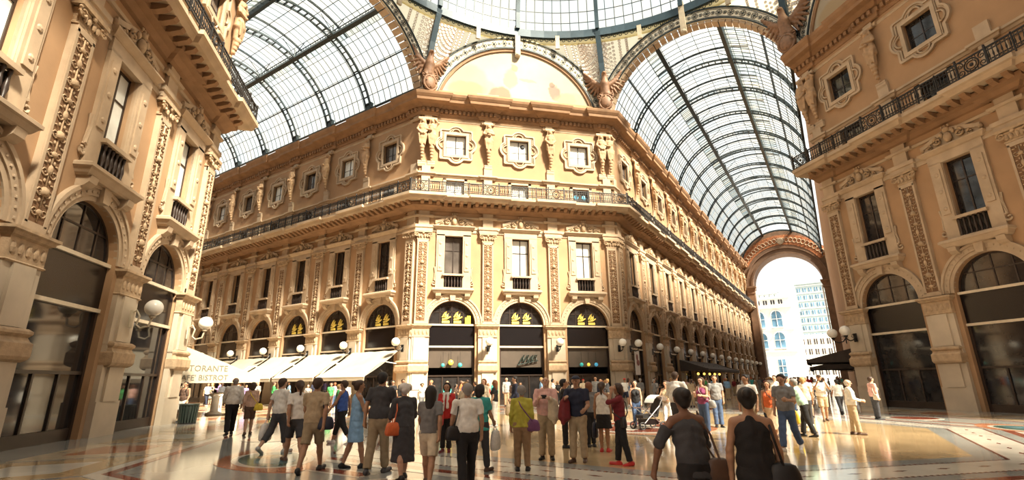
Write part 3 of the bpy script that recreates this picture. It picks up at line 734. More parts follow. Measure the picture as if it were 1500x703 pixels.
def vault(name, origin, rz, L, ribs, seen):
    t = struct(empty(name, (origin[0], origin[1], 0), rz))
    for y in ribs:
        link('arch_rib', RIB, t, (0, y, 0)); link('lantern_arch', LRIB, t, (0, y, 0))
    for a, w, h, nm in ((A0, .12, .2, 'purlin'), (42, .09, .16, 'purlin'), (A1, .34, .40, 'walkway_beam'), (A2, .34, .40, 'walkway_beam'), (138, .09, .16, 'purlin'), (A3, .12, .2, 'purlin')):
        x, z = -(RV-.02)*math.cos(rad(a)), ZV+(RV-.02)*math.sin(rad(a))
        b = MB(); b.bar((x, 0, z), (x, L, z), w, h, (-math.cos(rad(a)), 0, math.sin(rad(a)))); link(nm, b.mesh(nm, M['iron']), t)
    b = MB(); ny = int(L/DY)
    for j in range(ny+1):
        y = j*DY; arcbar(b, RV, .05, y-.011, y+.011, A0, A1, 9); arcbar(b, RV, .05, y-.011, y+.011, A2, A3, 9); arcbar(b, RV+LAN, .05, y-.010, y+.010, B0, B1, 10)
    for r, aa in ((RV, [A0+DA*i for i in range(7)]+[A2+DA*i for i in range(7)]), (RV+LAN, [B0+9.333*i for i in range(7)])):
        for a in aa:
            x, z = -r*math.cos(rad(a)), ZV+r*math.sin(rad(a)); b.bar((x, 0, z), (x, L, z), .035, .05, (-math.cos(rad(a)), 0, math.sin(rad(a))))
    for sg in (-1, 1):                            # upright louvres under the lantern edge
        x, z = sg*RV*math.cos(rad(A1)), ZV+RV*math.sin(rad(A1))
        for j in range(int(L/.33)): b.box(x-.015, x+.015, j*.33, j*.33+.03, z, z+.55)
        b.box(x-.03, x+.03, 0, L, z+.53, z+.58)
    stuff(link('glazing_bars', b.mesh('glazing_bars', M['iron']), t))
    cells = []
    for j in range(ny):
        y = (j+.5)*DY
        for i in range(6):
            cells.append((RV+.04, A0+DA*(i+.5), y)); cells.append((RV+.04, A2+DA*(i+.5), y))
        for i in range(6): cells.append((RV+LAN+.04, B0+9.333*(i+.5), y))
    r = random.Random(5)
    cells.sort(key=lambda c: (c[2]+r.random()*.01))
    if not seen: n = 0
    else: n = 300
    for rr, a, y in cells[:n]:
        lan = rr > RV+1
        o = link('pane', PL if lan else PV, t, (0, y, ZV)); o.rotation_euler = (0, rad(a), 0)
        if lan: o.scale = (1, 1, 1.08)
        o.material_slots[0].link = 'OBJECT'; o.material_slots[0].material = RG[r.choice((0,0,1,1,2,3))]
    rest = [[], [], [], []]
    for c in cells[n:]: rest[r.choice((0,0,1,1,2,3))].append(c)
    b = MB(); mi = []
    for k in range(4):
        s0 = len(b.f)
        for rr, a, y in rest[k]: joined_panes(b, [(rr, a, y)])
        mi += [k]*(len(b.f)-s0)
    me = b.mesh('panes'); 
    for m in RG: me.materials.append(m)
    me.polygons.foreach_set('material_index', mi); stuff(link('panes', me, t))
    return t
ribsR = [W0+(k+.5)*BW for k in range(NR)]; ribsL = [W0+(k+.5)*BW for k in range(NL)]
vault('ceiling_right', (0, AP), 0, LR+.8, ribsR, True)
vault('ceiling_left', (-AP, 0), PI/2, LL+6, ribsL, True)
vault('ceiling_back', (AP, 0), -PI/2, 36, ribsL[:6], False)
vault('ceiling_back_left', (0, -AP), PI, 22, ribsL[:3], False)

# ------------------------------------------------------------------ great arches at the crossing
def flowers(b, r, zc, a0, a1, y, step, q=.24):
    n = int((a1-a0)*r/step)
    for i in range(n):
        a = a0+(a1-a0)*(i+.5)/n; cx, cz = r*math.cos(a), zc+r*math.sin(a)
        big = i % 2 == 0; R0 = q if big else q*.55
        b.tube([(cx+R0*math.cos(t), y, cz+R0*math.sin(t)) for t in [2*PI*j/10 for j in range(11)]], .022, 4)
        if big:
            for j in range(6): b.tube([(cx, y, cz), (cx+R0*.8*math.cos(j*PI/3), y, cz+R0*.8*math.sin(j*PI/3))], .026, 4)
        else: b.ball((cx, y, cz), .07, .03, .07, 5, 3)
def great_arch(name, loc, rz, r0, r1, zc, zlow, painted):
    t = struct(empty(name, loc, rz)); al = math.asin((zlow-zc)/r1); ai = math.asin(max(-.9, (zlow-zc)/r0))
    b = MB(); b.arcband(r0, r1, -.05, .1, zc, al, PI-al, 40); link('arch_face', b.mesh('arch_face', M['lattice']), t)
    b = MB(); b.arcband(r1-.08, r1+.04, -.14, .12, zc, al, PI-al, 40); b.arcband(r0+.02, r0+.10, -.14, .12, zc, al, PI-al, 40); b.arcband(r0+.18, r0+.21, -.08, .1, zc, al, PI-al, 40); b.arcband(r1-.19, r1-.16, -.08, .1, zc, al, PI-al, 40)
    link('arch_rim', b.mesh('arch_rim', M['iron']), t)
    b = MB(); flowers(b, (r0+r1)/2, zc, al, PI-al, -.09, .46); stuff(link('arch_ornament', b.mesh('arch_ornament', M['iron']), t))
    n = 36; st = (PI-2*al)/n
    cm = MB().arcband(r0-.22, r0, .02, .75, 0, -st*.42, st*.42, 2).mesh('coffer', M['stone'] if not painted else M['cornice'])
    for i in range(n):
        o = link('coffer', cm, t, (0, 0, zc)); o.rotation_euler = (0, -(al+st*(i+.5)), 0)
    b = MB(); b.box(-.22, .22, -.3, .12, zc+r0-.75, zc+r1+1.2); b.ball((0, -.24, zc+r0-.62), .24, .16, .2, 8, 5); link('keystone', b.mesh('keystone', M['cream']), t)
    return t
def fr(f):
    th = FAC[f][1]; return th
great_arch('trim_1', (0, AP-.25, 0), 0, RV, 8.2, ZV, 24.0, False)
great_arch('trim_2', (-AP+.25, 0, 0), PI/2, RV, 8.2, ZV, 24.0, False)
great_arch('trim_3', (AP-.25, 0, 0), -PI/2, RV, 8.2, ZV, 24.0, False)
great_arch('trim_4', (0, -AP+.25, 0), PI, RV, 8.2, ZV, 24.0, False)
LUN = []
mur = bpy.data.materials.new('faded_fresco'); mur.use_nodes = True
def fresco():
    nt = mur.node_tree; N = nt.nodes; L = nt.links; b = N['Principled BSDF']; b.inputs['Roughness'].default_value = .85
    tc = N.new('ShaderNodeTexCoord'); no = N.new('ShaderNodeTexNoise'); no.inputs['Scale'].default_value = 1.1; no.inputs['Detail'].default_value = 6
    L.new(tc.outputs['Object'], no.inputs['Vector'])
    wv = N.new('ShaderNodeVectorMath'); wv.operation = 'MULTIPLY_ADD'; wv.inputs[1].default_value = (.9, .9, .9)
    L.new(no.outputs['Color'], wv.inputs[0]); L.new(tc.outputs['Object'], wv.inputs[2])
    sub = N.new('ShaderNodeVectorMath'); sub.operation = 'SUBTRACT'; sub.inputs[1].default_value = (.45, .45, .45); L.new(wv.outputs[0], sub.inputs[0])
    rp = N.new('ShaderNodeValToRGB'); e = rp.color_ramp.elements; e[0].color = (.40, .335, .235, 1); e[1].color = (.45, .39, .29, 1); L.new(no.outputs['Fac'], rp.inputs['Fac'])
    cur = rp.outputs['Color']
    def blob(cx, cz, rx, rz, col, k=.7):
        nonlocal cur
        mp = N.new('ShaderNodeMapping'); mp.vector_type = 'POINT'; mp.inputs['Location'].default_value = (-cx/rx, 0, -cz/rz); mp.inputs['Scale'].default_value = (1/rx, 0, 1/rz)
        L.new(sub.outputs[0], mp.inputs['Vector']); ln = N.new('ShaderNodeVectorMath'); ln.operation = 'LENGTH'; L.new(mp.outputs[0], ln.inputs[0])
        mr = N.new('ShaderNodeMapRange'); mr.inputs['From Min'].default_value = 1.08; mr.inputs['From Max'].default_value = .82; mr.inputs['To Min'].default_value = 0; mr.inputs['To Max'].default_value = k
        L.new(ln.outputs['Value'], mr.inputs['Value']); mx = N.new('ShaderNodeMix'); mx.data_type = 'RGBA'
        L.new(mr.outputs[0], mx.inputs['Factor']); L.new(cur, mx.inputs[6]); mx.inputs[7].default_value = (*[x*.46 for x in col], 1); cur = mx.outputs[2]
    for q in [(0, 23.9, 9, .75, (.60, .55, .40), .6), (-4.2, 25.9, 1.7, 1.5, (.60, .48, .34), .5), (-4.3, 25.0, 1.7, .8, (.76, .52, .26), .7), (-2.5, 25.1, .7, 1.1, (.60, .56, .46), .6), (-1.5, 24.9, 1.0, .7, (.66, .25, .16), .75),
              (0.2, 25.1, .9, 1.0, (.84, .78, .62), .9), (-.6, 26.5, .6, 1.0, (.62, .50, .30), .7), (-.3, 27.6, .3, .36, (.50, .34, .20), .7), (1.1, 24.6, 1.1, .5, (.82, .76, .60), .8),
              (.9, 26.5, .8, .16, (.70, .52, .34), .7), (3.3, 25.6, .5, .8, (.38, .24, .20), .75), (3.1, 26.4, .26, .28, (.32, .20, .15), .75), (4.2, 25.0, 1.0, .6, (.72, .56, .36), .7), (5.2, 24.8, 1.0, .9, (.74, .62, .42), .6), (2.3, 24.4, .9, .3, (.60, .42, .26), .6)]: blob(*q)
    L.new(cur, b.inputs['Base Color'])
fresco()
for i, (f, lab) in enumerate((('front', 'faded pastel lunette painting above the sunlit corner front'), ('rb', 'shadowed lunette painting above the dark right building'), ('lb', 'lunette painting above the near left building'), (None, None))):
    th = FAC[f][1] if f else 5*PI/4-PI/2
    loc = fpos(f, 0, -.1) if f else (MID, -MID, 0)
    if not f: th = -3*PI/4
    great_arch('trim_%d' % (5+i), loc, th, 6.95, 8.0, 22.44, 24.1, True)
    n = 40; r = 6.98; a0 = math.asin((23.5-22.44)/r)
    poly = [(r*math.cos(a0+(PI-2*a0)*j/n), 22.44+r*math.sin(a0+(PI-2*a0)*j/n)) for j in range(n+1)]
    b = MB(); b.extr(poly, .1, .35)
    if f: o = link('lunette_painting', b.mesh('lunette_painting', mur), None, loc, th); tag(o, lab, 'painting', 'lunette paintings')
    else: blockwall('wall_back_lunette', [(MID-.1+7*math.cos(th), -MID+7*math.sin(th)), (MID-7*math.cos(th), -MID-7*math.sin(th)), (MID-7*math.cos(th)+.4, -MID-7*math.sin(th)-.4), (MID+7*math.cos(th)+.4, -MID+7*math.sin(th)-.4)], z0=24.5, z1=29)
    b = MB(); b.arcband(6.72, 6.98, -.02, .2, 22.44, a0, PI-a0, 40)
    o = link('painting_frame', b.mesh('painting_frame', M['cornice']), None, loc, th); o.parent = bpy.data.objects['trim_%d' % (5+i)]; o.location = (0,0,0); o.rotation_euler = (0,0,0)

# ------------------------------------------------------------------ dome: ring, pendentives, ribs, glass
ZR, RR = 30.75, 18.1
t = struct(empty('ceiling_dome', (0, 0, 0)))
b = MB(); n = 96
pr = [(-.15,-.1),(-.15,.62),(.10,.68),(.35,.68),(.35,.0),(.2,-.1)]
b.rings([[((RR+o)*math.cos(2*PI*j/n), (RR+o)*math.sin(2*PI*j/n), ZR+z) for o, z in pr] for j in range(n+1)], cap=False)
link('ring_beam', b.mesh('ring_beam', M['ironblue']), t)
b = MB()
for j in range(230):                              # running scroll under the ring
    a = 2*PI*j/230; c = Vector((math.cos(a), math.sin(a), 0)); tt = Vector((-c.y, c.x, 0)); pts = []
    for i in range(9):
        q = i/8; ang = 2*PI*1.1*q; r = .24*(1-.75*q); pts.append(c*(RR-.02)+tt*(r*math.cos(ang))+Vector((0, 0, ZR-.30+r*math.sin(ang))))
    b.tube(pts, .042, 4)
stuff(link('running_scroll', b.mesh('running_scroll', M['iron']), t))
b = MB()
b.rings([[((RR+.12+o)*math.cos(2*PI*j/n), (RR+.12+o)*math.sin(2*PI*j/n), z) for o, z in ((0, ZR-.62), (0, ZR), (.1, ZR), (.1, ZR-.62))] for j in range(n+1)], cap=False)
link('scroll_ground', b.mesh('scroll_ground', M['lattice_glass']), t)
def archpt(kind, u):   # upper edge of the great arches; u = lateral offset
    if kind == 'arm': r, zc = 8.2, ZV
    else: r, zc = 8.0, 22.44
    return zc+math.sqrt(max(0, r*r-u*u))
RHO_C = math.hypot(AP, HW)
for k in range(8):
    th_arm = (k//2)*PI/2; sg = 1 if k % 2 == 0 else -1
    bt, tp = [], []
    for i in range(13):                           # from arm crown to corner
        u = 7.25*i/12; z = max(24.3, archpt('arm', u)); bt.append((AP-.2, sg*u, z))
    half = AP/math.sqrt(2); 
    for i in range(1, 13):                        # corner to crown of the diagonal arch
        s = HF*(1-i/12); dd = MID*math.sqrt(2)-.1; z = max(24.3, archpt('diag', s))
        e = Vector((math.cos(sg*PI/4), math.sin(sg*PI/4))); tv = Vector((math.sin(sg*PI/4), -math.cos(sg*PI/4)))*sg*(sg)
        tv = Vector((e.y, -e.x)) if sg > 0 else Vector((-e.y, e.x))
        p = e*dd+tv*s; bt.append((p.x, p.y, z))
    rows = []
    c, s_ = math.cos(th_arm), math.sin(th_arm)
    for q in range(7):
        v = q/6; row = []
        for i, p in enumerate(bt):
            a = sg*PI/4*i/(len(bt)-1); tpnt = ((RR+.14)*math.cos(a), (RR+.14)*math.sin(a), ZR-.5)
            w_ = v**1.4 if p[2] < 28 else v
            x = p[0]+(tpnt[0]-p[0])*w_; y = p[1]+(tpnt[1]-p[1])*w_; z = p[2]+(tpnt[2]-p[2])*v
            row.append((c*x-s_*y, s_*x+c*y, z))
        rows.append(row)
    b = MB(); b.rings(rows, cap=False, close=False); link('pendentive_panel', b.mesh('pendentive_panel', M['lattice_glass'], True), t)
    # openwork circles on the panel
    b = MB(); b2 = MB(); r = random.Random(k)
    for q in range(1, 16):
        for i in range(9, 41):
            fi = (i+.5*(q % 2))/2; i0 = int(fi); fr_ = fi-i0; v = q/16*6; q0 = int(v); fv = v-q0
            P = [Vector(rows[q0][i0]), Vector(rows[q0][i0+1]), Vector(rows[q0+1][i0]), Vector(rows[q0+1][i0+1])]
            p = (P[0]*(1-fr_)+P[1]*fr_)*(1-fv)+(P[2]*(1-fr_)+P[3]*fr_)*fv
            du = (P[1]-P[0]); dv = (P[2]-P[0])
            hgt = (Vector(rows[6][i0])-Vector(rows[0][i0])).length
            if hgt < 1.2: continue
            if q % 2 and hgt < 3: continue
            if i % 2 and hgt < 2: continue
            du.normalize(); nn = du.cross(dv).normalized(); dv = nn.cross(du)
            inw = Vector((-p.x, -p.y, 0)); nn = nn if nn.dot(inw) > 0 else -nn
            R0 = .17 if hgt > 3 else .11
            cc = p+nn*.05
            b.tube([cc+du*(R0*math.cos(x))+dv*(R0*math.sin(x)) for x in [2*PI*j/8 for j in range(9)]], .018, 3)
            b2.add([cc+du*(R0*.8*math.cos(x))+dv*(R0*.8*math.sin(x)) for x in [2*PI*j/8 for j in range(8)]], [tuple(range(8))])
    stuff(link('lattice_circles', b.mesh('lattice_circles', M['cornice']), t)); stuff(link('lattice_discs', b2.mesh('lattice_discs', M['white']), t))
ZD, HD = ZR+.55, 15.
def dome(a, ph, dr=0.): r = (RR-.05+dr)*math.cos(rad(ph))**.9; return Vector((r*math.cos(a), r*math.sin(a), ZD+(HD+dr)*math.sin(rad(ph))))
b = MB()
pts = [dome(0, p, -.15) for p in range(0, 82, 6)]
for i in range(len(pts)-1): b.bar(pts[i], pts[i+1], .30, .34, (0, 1, 0))
DR = b.mesh('dome_rib', M['ironblue'])
cor = math.atan2(HW, AP)
for k in range(16):
    o = link('dome_rib', DR, t); o.rotation_euler = (0, 0, k*PI/8)
    # posts going down the pendentives at the corners and short brackets between
    if k % 2:
        b = MB(); a = (k//2)*PI/4; q = PI/2*round((k*PI/8)/(PI/2)); a0 = k*PI/8
        near = min((math.atan2(sy*x, sx*y) for sx in (-1, 1) for sy in (-1, 1) for x, y in ((HW, AP), (AP, HW))), key=lambda z: abs((z-a0+PI) % (2*PI)-PI))
        p0 = Vector(((RR-.1)*math.cos(a0), (RR-.1)*math.sin(a0), ZR+.3)); p1 = Vector(((RHO_C-.55)*math.cos(near), (RHO_C-.55)*math.sin(near), 25.6))
        pm = (p0+p1)/2; pm += Vector((pm.x, pm.y, 0)).normalized()*.15
        b.bar(p0, pm, .44, .3, (math.cos(a0), math.sin(a0), 0)); b.bar(pm, p1, .44, .3, (math.cos(a0), math.sin(a0), 0)); link('corner_post', b.mesh('corner_post', M['ironblue']), t)
    for dx in (-.35, .35):
        a = k*PI/8+dx*PI/8*1.4
        b = MB(); b.bar(((RR-.1)*math.cos(a), (RR-.1)*math.sin(a), ZR+.1), ((RR-.02)*math.cos(a), (RR-.02)*math.sin(a), ZR-1.15), .22, .2, (math.cos(a), math.sin(a), 0)); link('ring_bracket', b.mesh('ring_bracket', M['cream']), t)
b = MB(); ND = 9
hoops = [0, 3.5, 7.5, 12, 17, 22.5, 28.5, 35, 42, 50, 59, 69, 80]
for j in range(16*ND):
    if j % ND == 0: continue
    a = 2*PI*j/(16*ND); pp = [dome(a, p) for p in hoops[:10]]
    for i in range(len(pp)-1): b.bar(pp[i], pp[i+1], .045, .06, (-math.sin(a), math.cos(a), 0))
for p in hoops[1:]:
    for j in range(16*ND):
        if p > 50 and j % 3: continue
        a = 2*PI*j/(16*ND); a2 = 2*PI*(j+(3 if p > 50 else 1))/(16*ND); b.bar(dome(a, p), dome(a2, p), .04, .05)
stuff(link('glazing_bars', b.mesh('glazing_bars', M['iron']), t))
prow = []
for i in range(len(hoops)-1):
    d = PI/(16*ND); b = MB(); b.add([dome(-d, hoops[i], .05), dome(d, hoops[i], .05), dome(d, hoops[i+1], .05), dome(-d, hoops[i+1], .05)], [(0,1,2,3)]); prow.append(b.mesh('pane', RG[0]))
r = random.Random(8); cells = [(i, j) for i in range(len(prow)) for j in range(16*ND)]
cells.sort(key=lambda c: abs((2*PI*(c[1]+.5)/(16*ND)-2.22+PI) % (2*PI)-PI)*4+c[0]*1.1)
for i, j in cells[:300]:
    o = link('pane', prow[i], t); o.rotation_euler = (0, 0, 2*PI*(j+.5)/(16*ND)); o.material_slots[0].link = 'OBJECT'; o.material_slots[0].material = RG[r.choice((0,0,1,1,2,3))]
b = MB(); mi = []
for i, j in cells[300:]:
    a = 2*PI*j/(16*ND); a2 = 2*PI*(j+1)/(16*ND); b.add([dome(a, hoops[i], .05), dome(a2, hoops[i], .05), dome(a2, hoops[i+1], .05), dome(a, hoops[i+1], .05)], [(0,1,2,3)]); mi.append(r.choice((0,0,1,1,2,3)))
me = b.mesh('panes')
for m in RG: me.materials.append(m)
me.polygons.foreach_set('material_index', mi); stuff(link('panes', me, t))
b = MB(); b.lathe([(3.3, 0), (3.3, 1.5), (.1, 2.6)], (0, 0, ZD+14.4), 24); link('dome_cap', b.mesh('dome_cap', M['ironblue']), t)

# ------------------------------------------------------------------ far arch of the right arm and the square beyond
YE = AP+LR+.8
t = struct(empty('wall_far', (0, YE, 0)))
CX, RO_, SP = .35, 5.84, 19.0
def archwall(b, r, y0, y1, hw, ztop, sp, x0=CX):
    n = 28
    zt = lambda x: max(24.6, ZV+math.sqrt(max(0, 7.35**2-x*x)))
    for y in (y0, y1):
        b.add([(-hw,y,0),(x0-r,y,0),(x0-r,y,zt(x0-r)),(-hw,y,24.6)], [(0,1,2,3)]); b.add([(x0+r,y,0),(hw,y,0),(hw,y,24.6),(x0+r,y,zt(x0+r))], [(0,1,2,3)])
        for i in range(n):
            a, a2 = PI*i/n, PI*(i+1)/n
            b.add([(x0+r*math.cos(a2),y,sp+r*math.sin(a2)),(x0+r*math.cos(a),y,sp+r*math.sin(a)),(x0+r*math.cos(a),y,zt(x0+r*math.cos(a))),(x0+r*math.cos(a2),y,zt(x0+r*math.cos(a2)))], [(0,1,2,3)])
    pts = [(x0+r, 0)]+[(x0+r*math.cos(PI*i/n), sp+r*math.sin(PI*i/n)) for i in range(n+1)]+[(x0-r, 0)]
    b.rings([[(x, y0, z) for x, z in pts], [(x, y1, z) for x, z in pts]], cap=False, close=False)
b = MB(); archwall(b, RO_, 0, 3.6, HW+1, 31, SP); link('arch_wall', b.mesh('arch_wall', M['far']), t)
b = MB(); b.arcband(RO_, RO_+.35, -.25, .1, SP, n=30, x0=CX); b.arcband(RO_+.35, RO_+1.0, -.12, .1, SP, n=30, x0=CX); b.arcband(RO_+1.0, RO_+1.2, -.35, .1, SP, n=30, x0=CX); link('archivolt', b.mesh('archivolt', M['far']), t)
b = MB(); b.arcband(RO_+1.2, 9.0, -.06, .05, SP+.6, .5, PI-.5, 40, x0=CX*.5); link('painted_lunette', b.mesh('painted_lunette', M['orange']), t)
b = MB()
for i in range(26):
    a = .45+(PI-.9)*(i+.5)/26; rr = RO_+2.4; cx, cz = CX+rr*math.cos(a), SP+.3+rr*math.sin(a)
    b.tube([(cx+.45*math.cos(a)*math.cos(x)-.35*math.sin(a)*math.sin(x), -.1, cz+.45*math.sin(a)*math.cos(x)+.35*math.cos(a)*math.sin(x)) for x in [2*PI*j/8 for j in range(9)]], .06, 4)
b.ball((CX, -.15, SP+RO_+2.5), .6, .1, .7, 10, 6)
stuff(link('lunette_scrolls', b.mesh('lunette_scrolls', M['stone']), t))
for sg in (-1, 1):
    x = CX+sg*(RO_+.55)
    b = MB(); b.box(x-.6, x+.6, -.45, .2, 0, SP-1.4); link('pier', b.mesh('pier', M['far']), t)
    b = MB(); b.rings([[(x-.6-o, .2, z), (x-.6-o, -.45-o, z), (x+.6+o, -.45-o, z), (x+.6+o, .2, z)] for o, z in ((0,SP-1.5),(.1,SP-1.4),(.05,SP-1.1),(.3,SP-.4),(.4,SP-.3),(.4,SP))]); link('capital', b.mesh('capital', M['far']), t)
    b = MB(); b.tube([(CX+sg*RO_-sg*.25, -.2, 1), (CX+sg*RO_-sg*.25, -.2, SP-1)], .12, 6); link('downpipe', b.mesh('downpipe', M['white']), t)
# white museum with two tiers of arched windows
def facade_windows(t, xs, z0, w, h, arch, y, mglass, mframe, nm='window'):
    for x in xs:
        b = MB()
        if arch:
            pts = [(x-w/2, z0), (x+w/2, z0)]+[(x+w/2*math.cos(PI*i/10), z0+h-w/2+w/2*math.sin(PI*i/10)) for i in range(11)]
        else: pts = [(x-w/2, z0), (x+w/2, z0), (x+w/2, z0+h), (x-w/2, z0+h)]
        b.extr(pts, y-.06, y+.04); o = link(nm, b.mesh(nm, M[mglass]), t)
        b = MB(); b.box(x-.06, x+.06, y-.14, y-.02, z0, z0+h)
        k = max(1, int(h/1.6))
        for i in range(1, k): b.box(x-w/2, x+w/2, y-.14, y-.02, z0+h*i/k-.05, z0+h*i/k+.05)
        if arch:
            b.arcband(w/2, w/2+.22, y-.3, y, z0+h-w/2, n=12, x0=x)
            b.box(x-w/2-.25, x+w/2+.25, y-.35, y, z0-.3, z0)
        link('window_frame', b.mesh('window_frame', M[mframe]), o)
YM = 135.
def o2n(x, z): return (x*1.0, z)
mt = empty('museum_building', (-9.6, YM, 0), rad(-4)); tag(mt, 'white travertine building with two tiers of blue arched windows beyond the far arch', 'building')
b = MB(); b.box(-9, 7.2, 0, 14, 0, 20.6); link('walls', b.mesh('walls', M['museum']), mt)
b = MB(); b.box(-9.4, 7.7, -.5, 14, 20.2, 20.9); b.box(-9, 7.2, -.1, 14, 20.9, 22.8); b.box(-9.3, 7.5, -.4, 14, 22.8, 23.3); link('cornice', b.mesh('cornice', M['museum']), mt)
b = MB(); b.box(-9.2, 7.5, -.3, 0, 8.4, 8.9); b.box(-9.2, 7.5, -.25, 0, 14.2, 14.6); link('string_course', b.mesh('string_course', M['museum']), mt)
facade_windows(mt, (-5.2, -.9, 3.4), 15.0, 2.5, 4.4, True, -.02, 'bluepane', 'museum'); facade_windows(mt, (-5.2, -.9, 3.4), 9.4, 2.5, 4.2, True, -.02, 'bluepane', 'museum')
facade_windows(mt, (-4.4, -1.4, 3.0), 1.2, 1.8, 5.2, False, -.02, 'bluepane', 'museum'); facade_windows(mt, [-6.5+i*1.9 for i in range(7)], 21.2, 1.0, 1.2, False, -.12, 'glassd', 'museum')
b = MB()
for i in range(9): b.box(-6+i*1.3, -5.7+i*1.3, 1, 3, 23.3, 24.2+.5*(i % 3))
b.box(-6.5, 5.5, 1, 3, 24.3, 24.6); link('roof_pergola', b.mesh('roof_pergola', M['tower']), mt)
tt = empty('office_tower', (2.2, 235., 0), rad(-3)); tag(tt, 'tall grey blue office tower rising behind the white building', 'building')
b = MB(); b.box(-7.4, 6, 0, 14, 0, 42); link('walls', b.mesh('walls', M['tower']), tt)
b = MB(); b.box(-7.8, 6.4, -.5, 14, 42, 42.8); b.box(-5, 3, 3, 10, 42.8, 45); b.tube([(-4, 5, 45), (-4, 5, 49)], .12, 5); b.tube([(1.5, 5, 45), (1.5, 5, 48)], .12, 5); link('roof_plant', b.mesh('roof_plant', M['tower']), tt)
for r_ in range(11): facade_windows(tt, [-6.3+i*2.25 for i in range(6)], 5+r_*3.35, 1.3, 1.7, False, -.02, 'bluepane', 'white')
b = MB()
for r_ in range(11): b.box(-7.5, 6.1, -.15, 0, 7.6+r_*3.35, 8.0+r_*3.35)
link('floor_bands', b.mesh('floor_bands', M['white']), tt)
lt = empty('low_office_block', (-6.0, 190., 0), 0); tag(lt, 'low pale office block with rows of windows between the white building and the tower', 'building')
b = MB(); b.box(-5, 12, 0, 10, 0, 16.5); link('walls', b.mesh('walls', M['museum']), lt)
for r_ in range(4): facade_windows(lt, [-3.6+i*2.0 for i in range(8)], 2.5+r_*3.5, 1.2, 2.0, False, -.02, 'glassm', 'white')
# ------------------------------------------------------------------ smooth bodies: a distance field meshed with surface nets
def seg(a, b, ra, rb=None, sx=1., lat=(1,0,0), flat=0): return (np.array(a, float), np.array(b, float), ra, ra if rb is None else rb, sx, np.array(lat, float), flat)
def field(prims, h, k=.02, cuts=(), subs=()):
    lo = np.min([np.minimum(p[0], p[1])-max(p[2], p[3])*max(1, p[4]) for p in prims], 0)-3*h
    hi = np.max([np.maximum(p[0], p[1])+max(p[2], p[3])*max(1, p[4]) for p in prims], 0)+3*h
    n = np.ceil((hi-lo)/h).astype(int)+1
    F = np.full(n, .1, np.float32)
    ax = [lo[i]+h*np.arange(n[i]) for i in range(3)]
    def ev(p, mg):
        a, b, ra, rb, sx, lat, flat = p; r = max(ra, rb)*max(1, sx)+mg
        i0 = np.maximum(0, np.floor((np.minimum(a, b)-r-lo)/h).astype(int)); i1 = np.minimum(n, np.ceil((np.maximum(a, b)+r-lo)/h).astype(int)+1)
        sl = tuple(slice(i0[i], i1[i]) for i in range(3))
        x, y, z = np.meshgrid(*(ax[i][i0[i]:i1[i]] for i in range(3)), indexing='ij')
        q = np.stack((x-a[0], y-a[1], z-a[2]), -1); d = b-a
        if sx != 1.:
            q = q-(q@lat)[..., None]*lat*(1-1/sx); d = d-(d@lat)*lat*(1-1/sx)
        L2 = max(1e-9, d@d); t = (q@d)/L2; tc = np.clip(t, 0, 1)
        dist = np.linalg.norm(q-tc[..., None]*d, axis=-1)-(ra+(rb-ra)*tc)
        L = math.sqrt(L2)
        if flat & 1: dist = np.maximum(dist, -t*L)
        if flat & 2: dist = np.maximum(dist, (t-1)*L)
        return sl, dist
    for p in prims:
        sl, dist = ev(p, .06); f = F[sl]
        hh = np.clip(.5+.5*(f-dist)/k, 0, 1); F[sl] = f*(1-hh)+dist*hh-k*hh*(1-hh)
    for p in subs:
        sl, dist = ev(p, .02); F[sl] = np.maximum(F[sl], -dist)
    if cuts:
        x, y, z = np.meshgrid(*ax, indexing='ij')
        for nx, ny, nz, c in cuts: F = np.maximum(F, nx*x+ny*y+nz*z-c)
    return F, lo
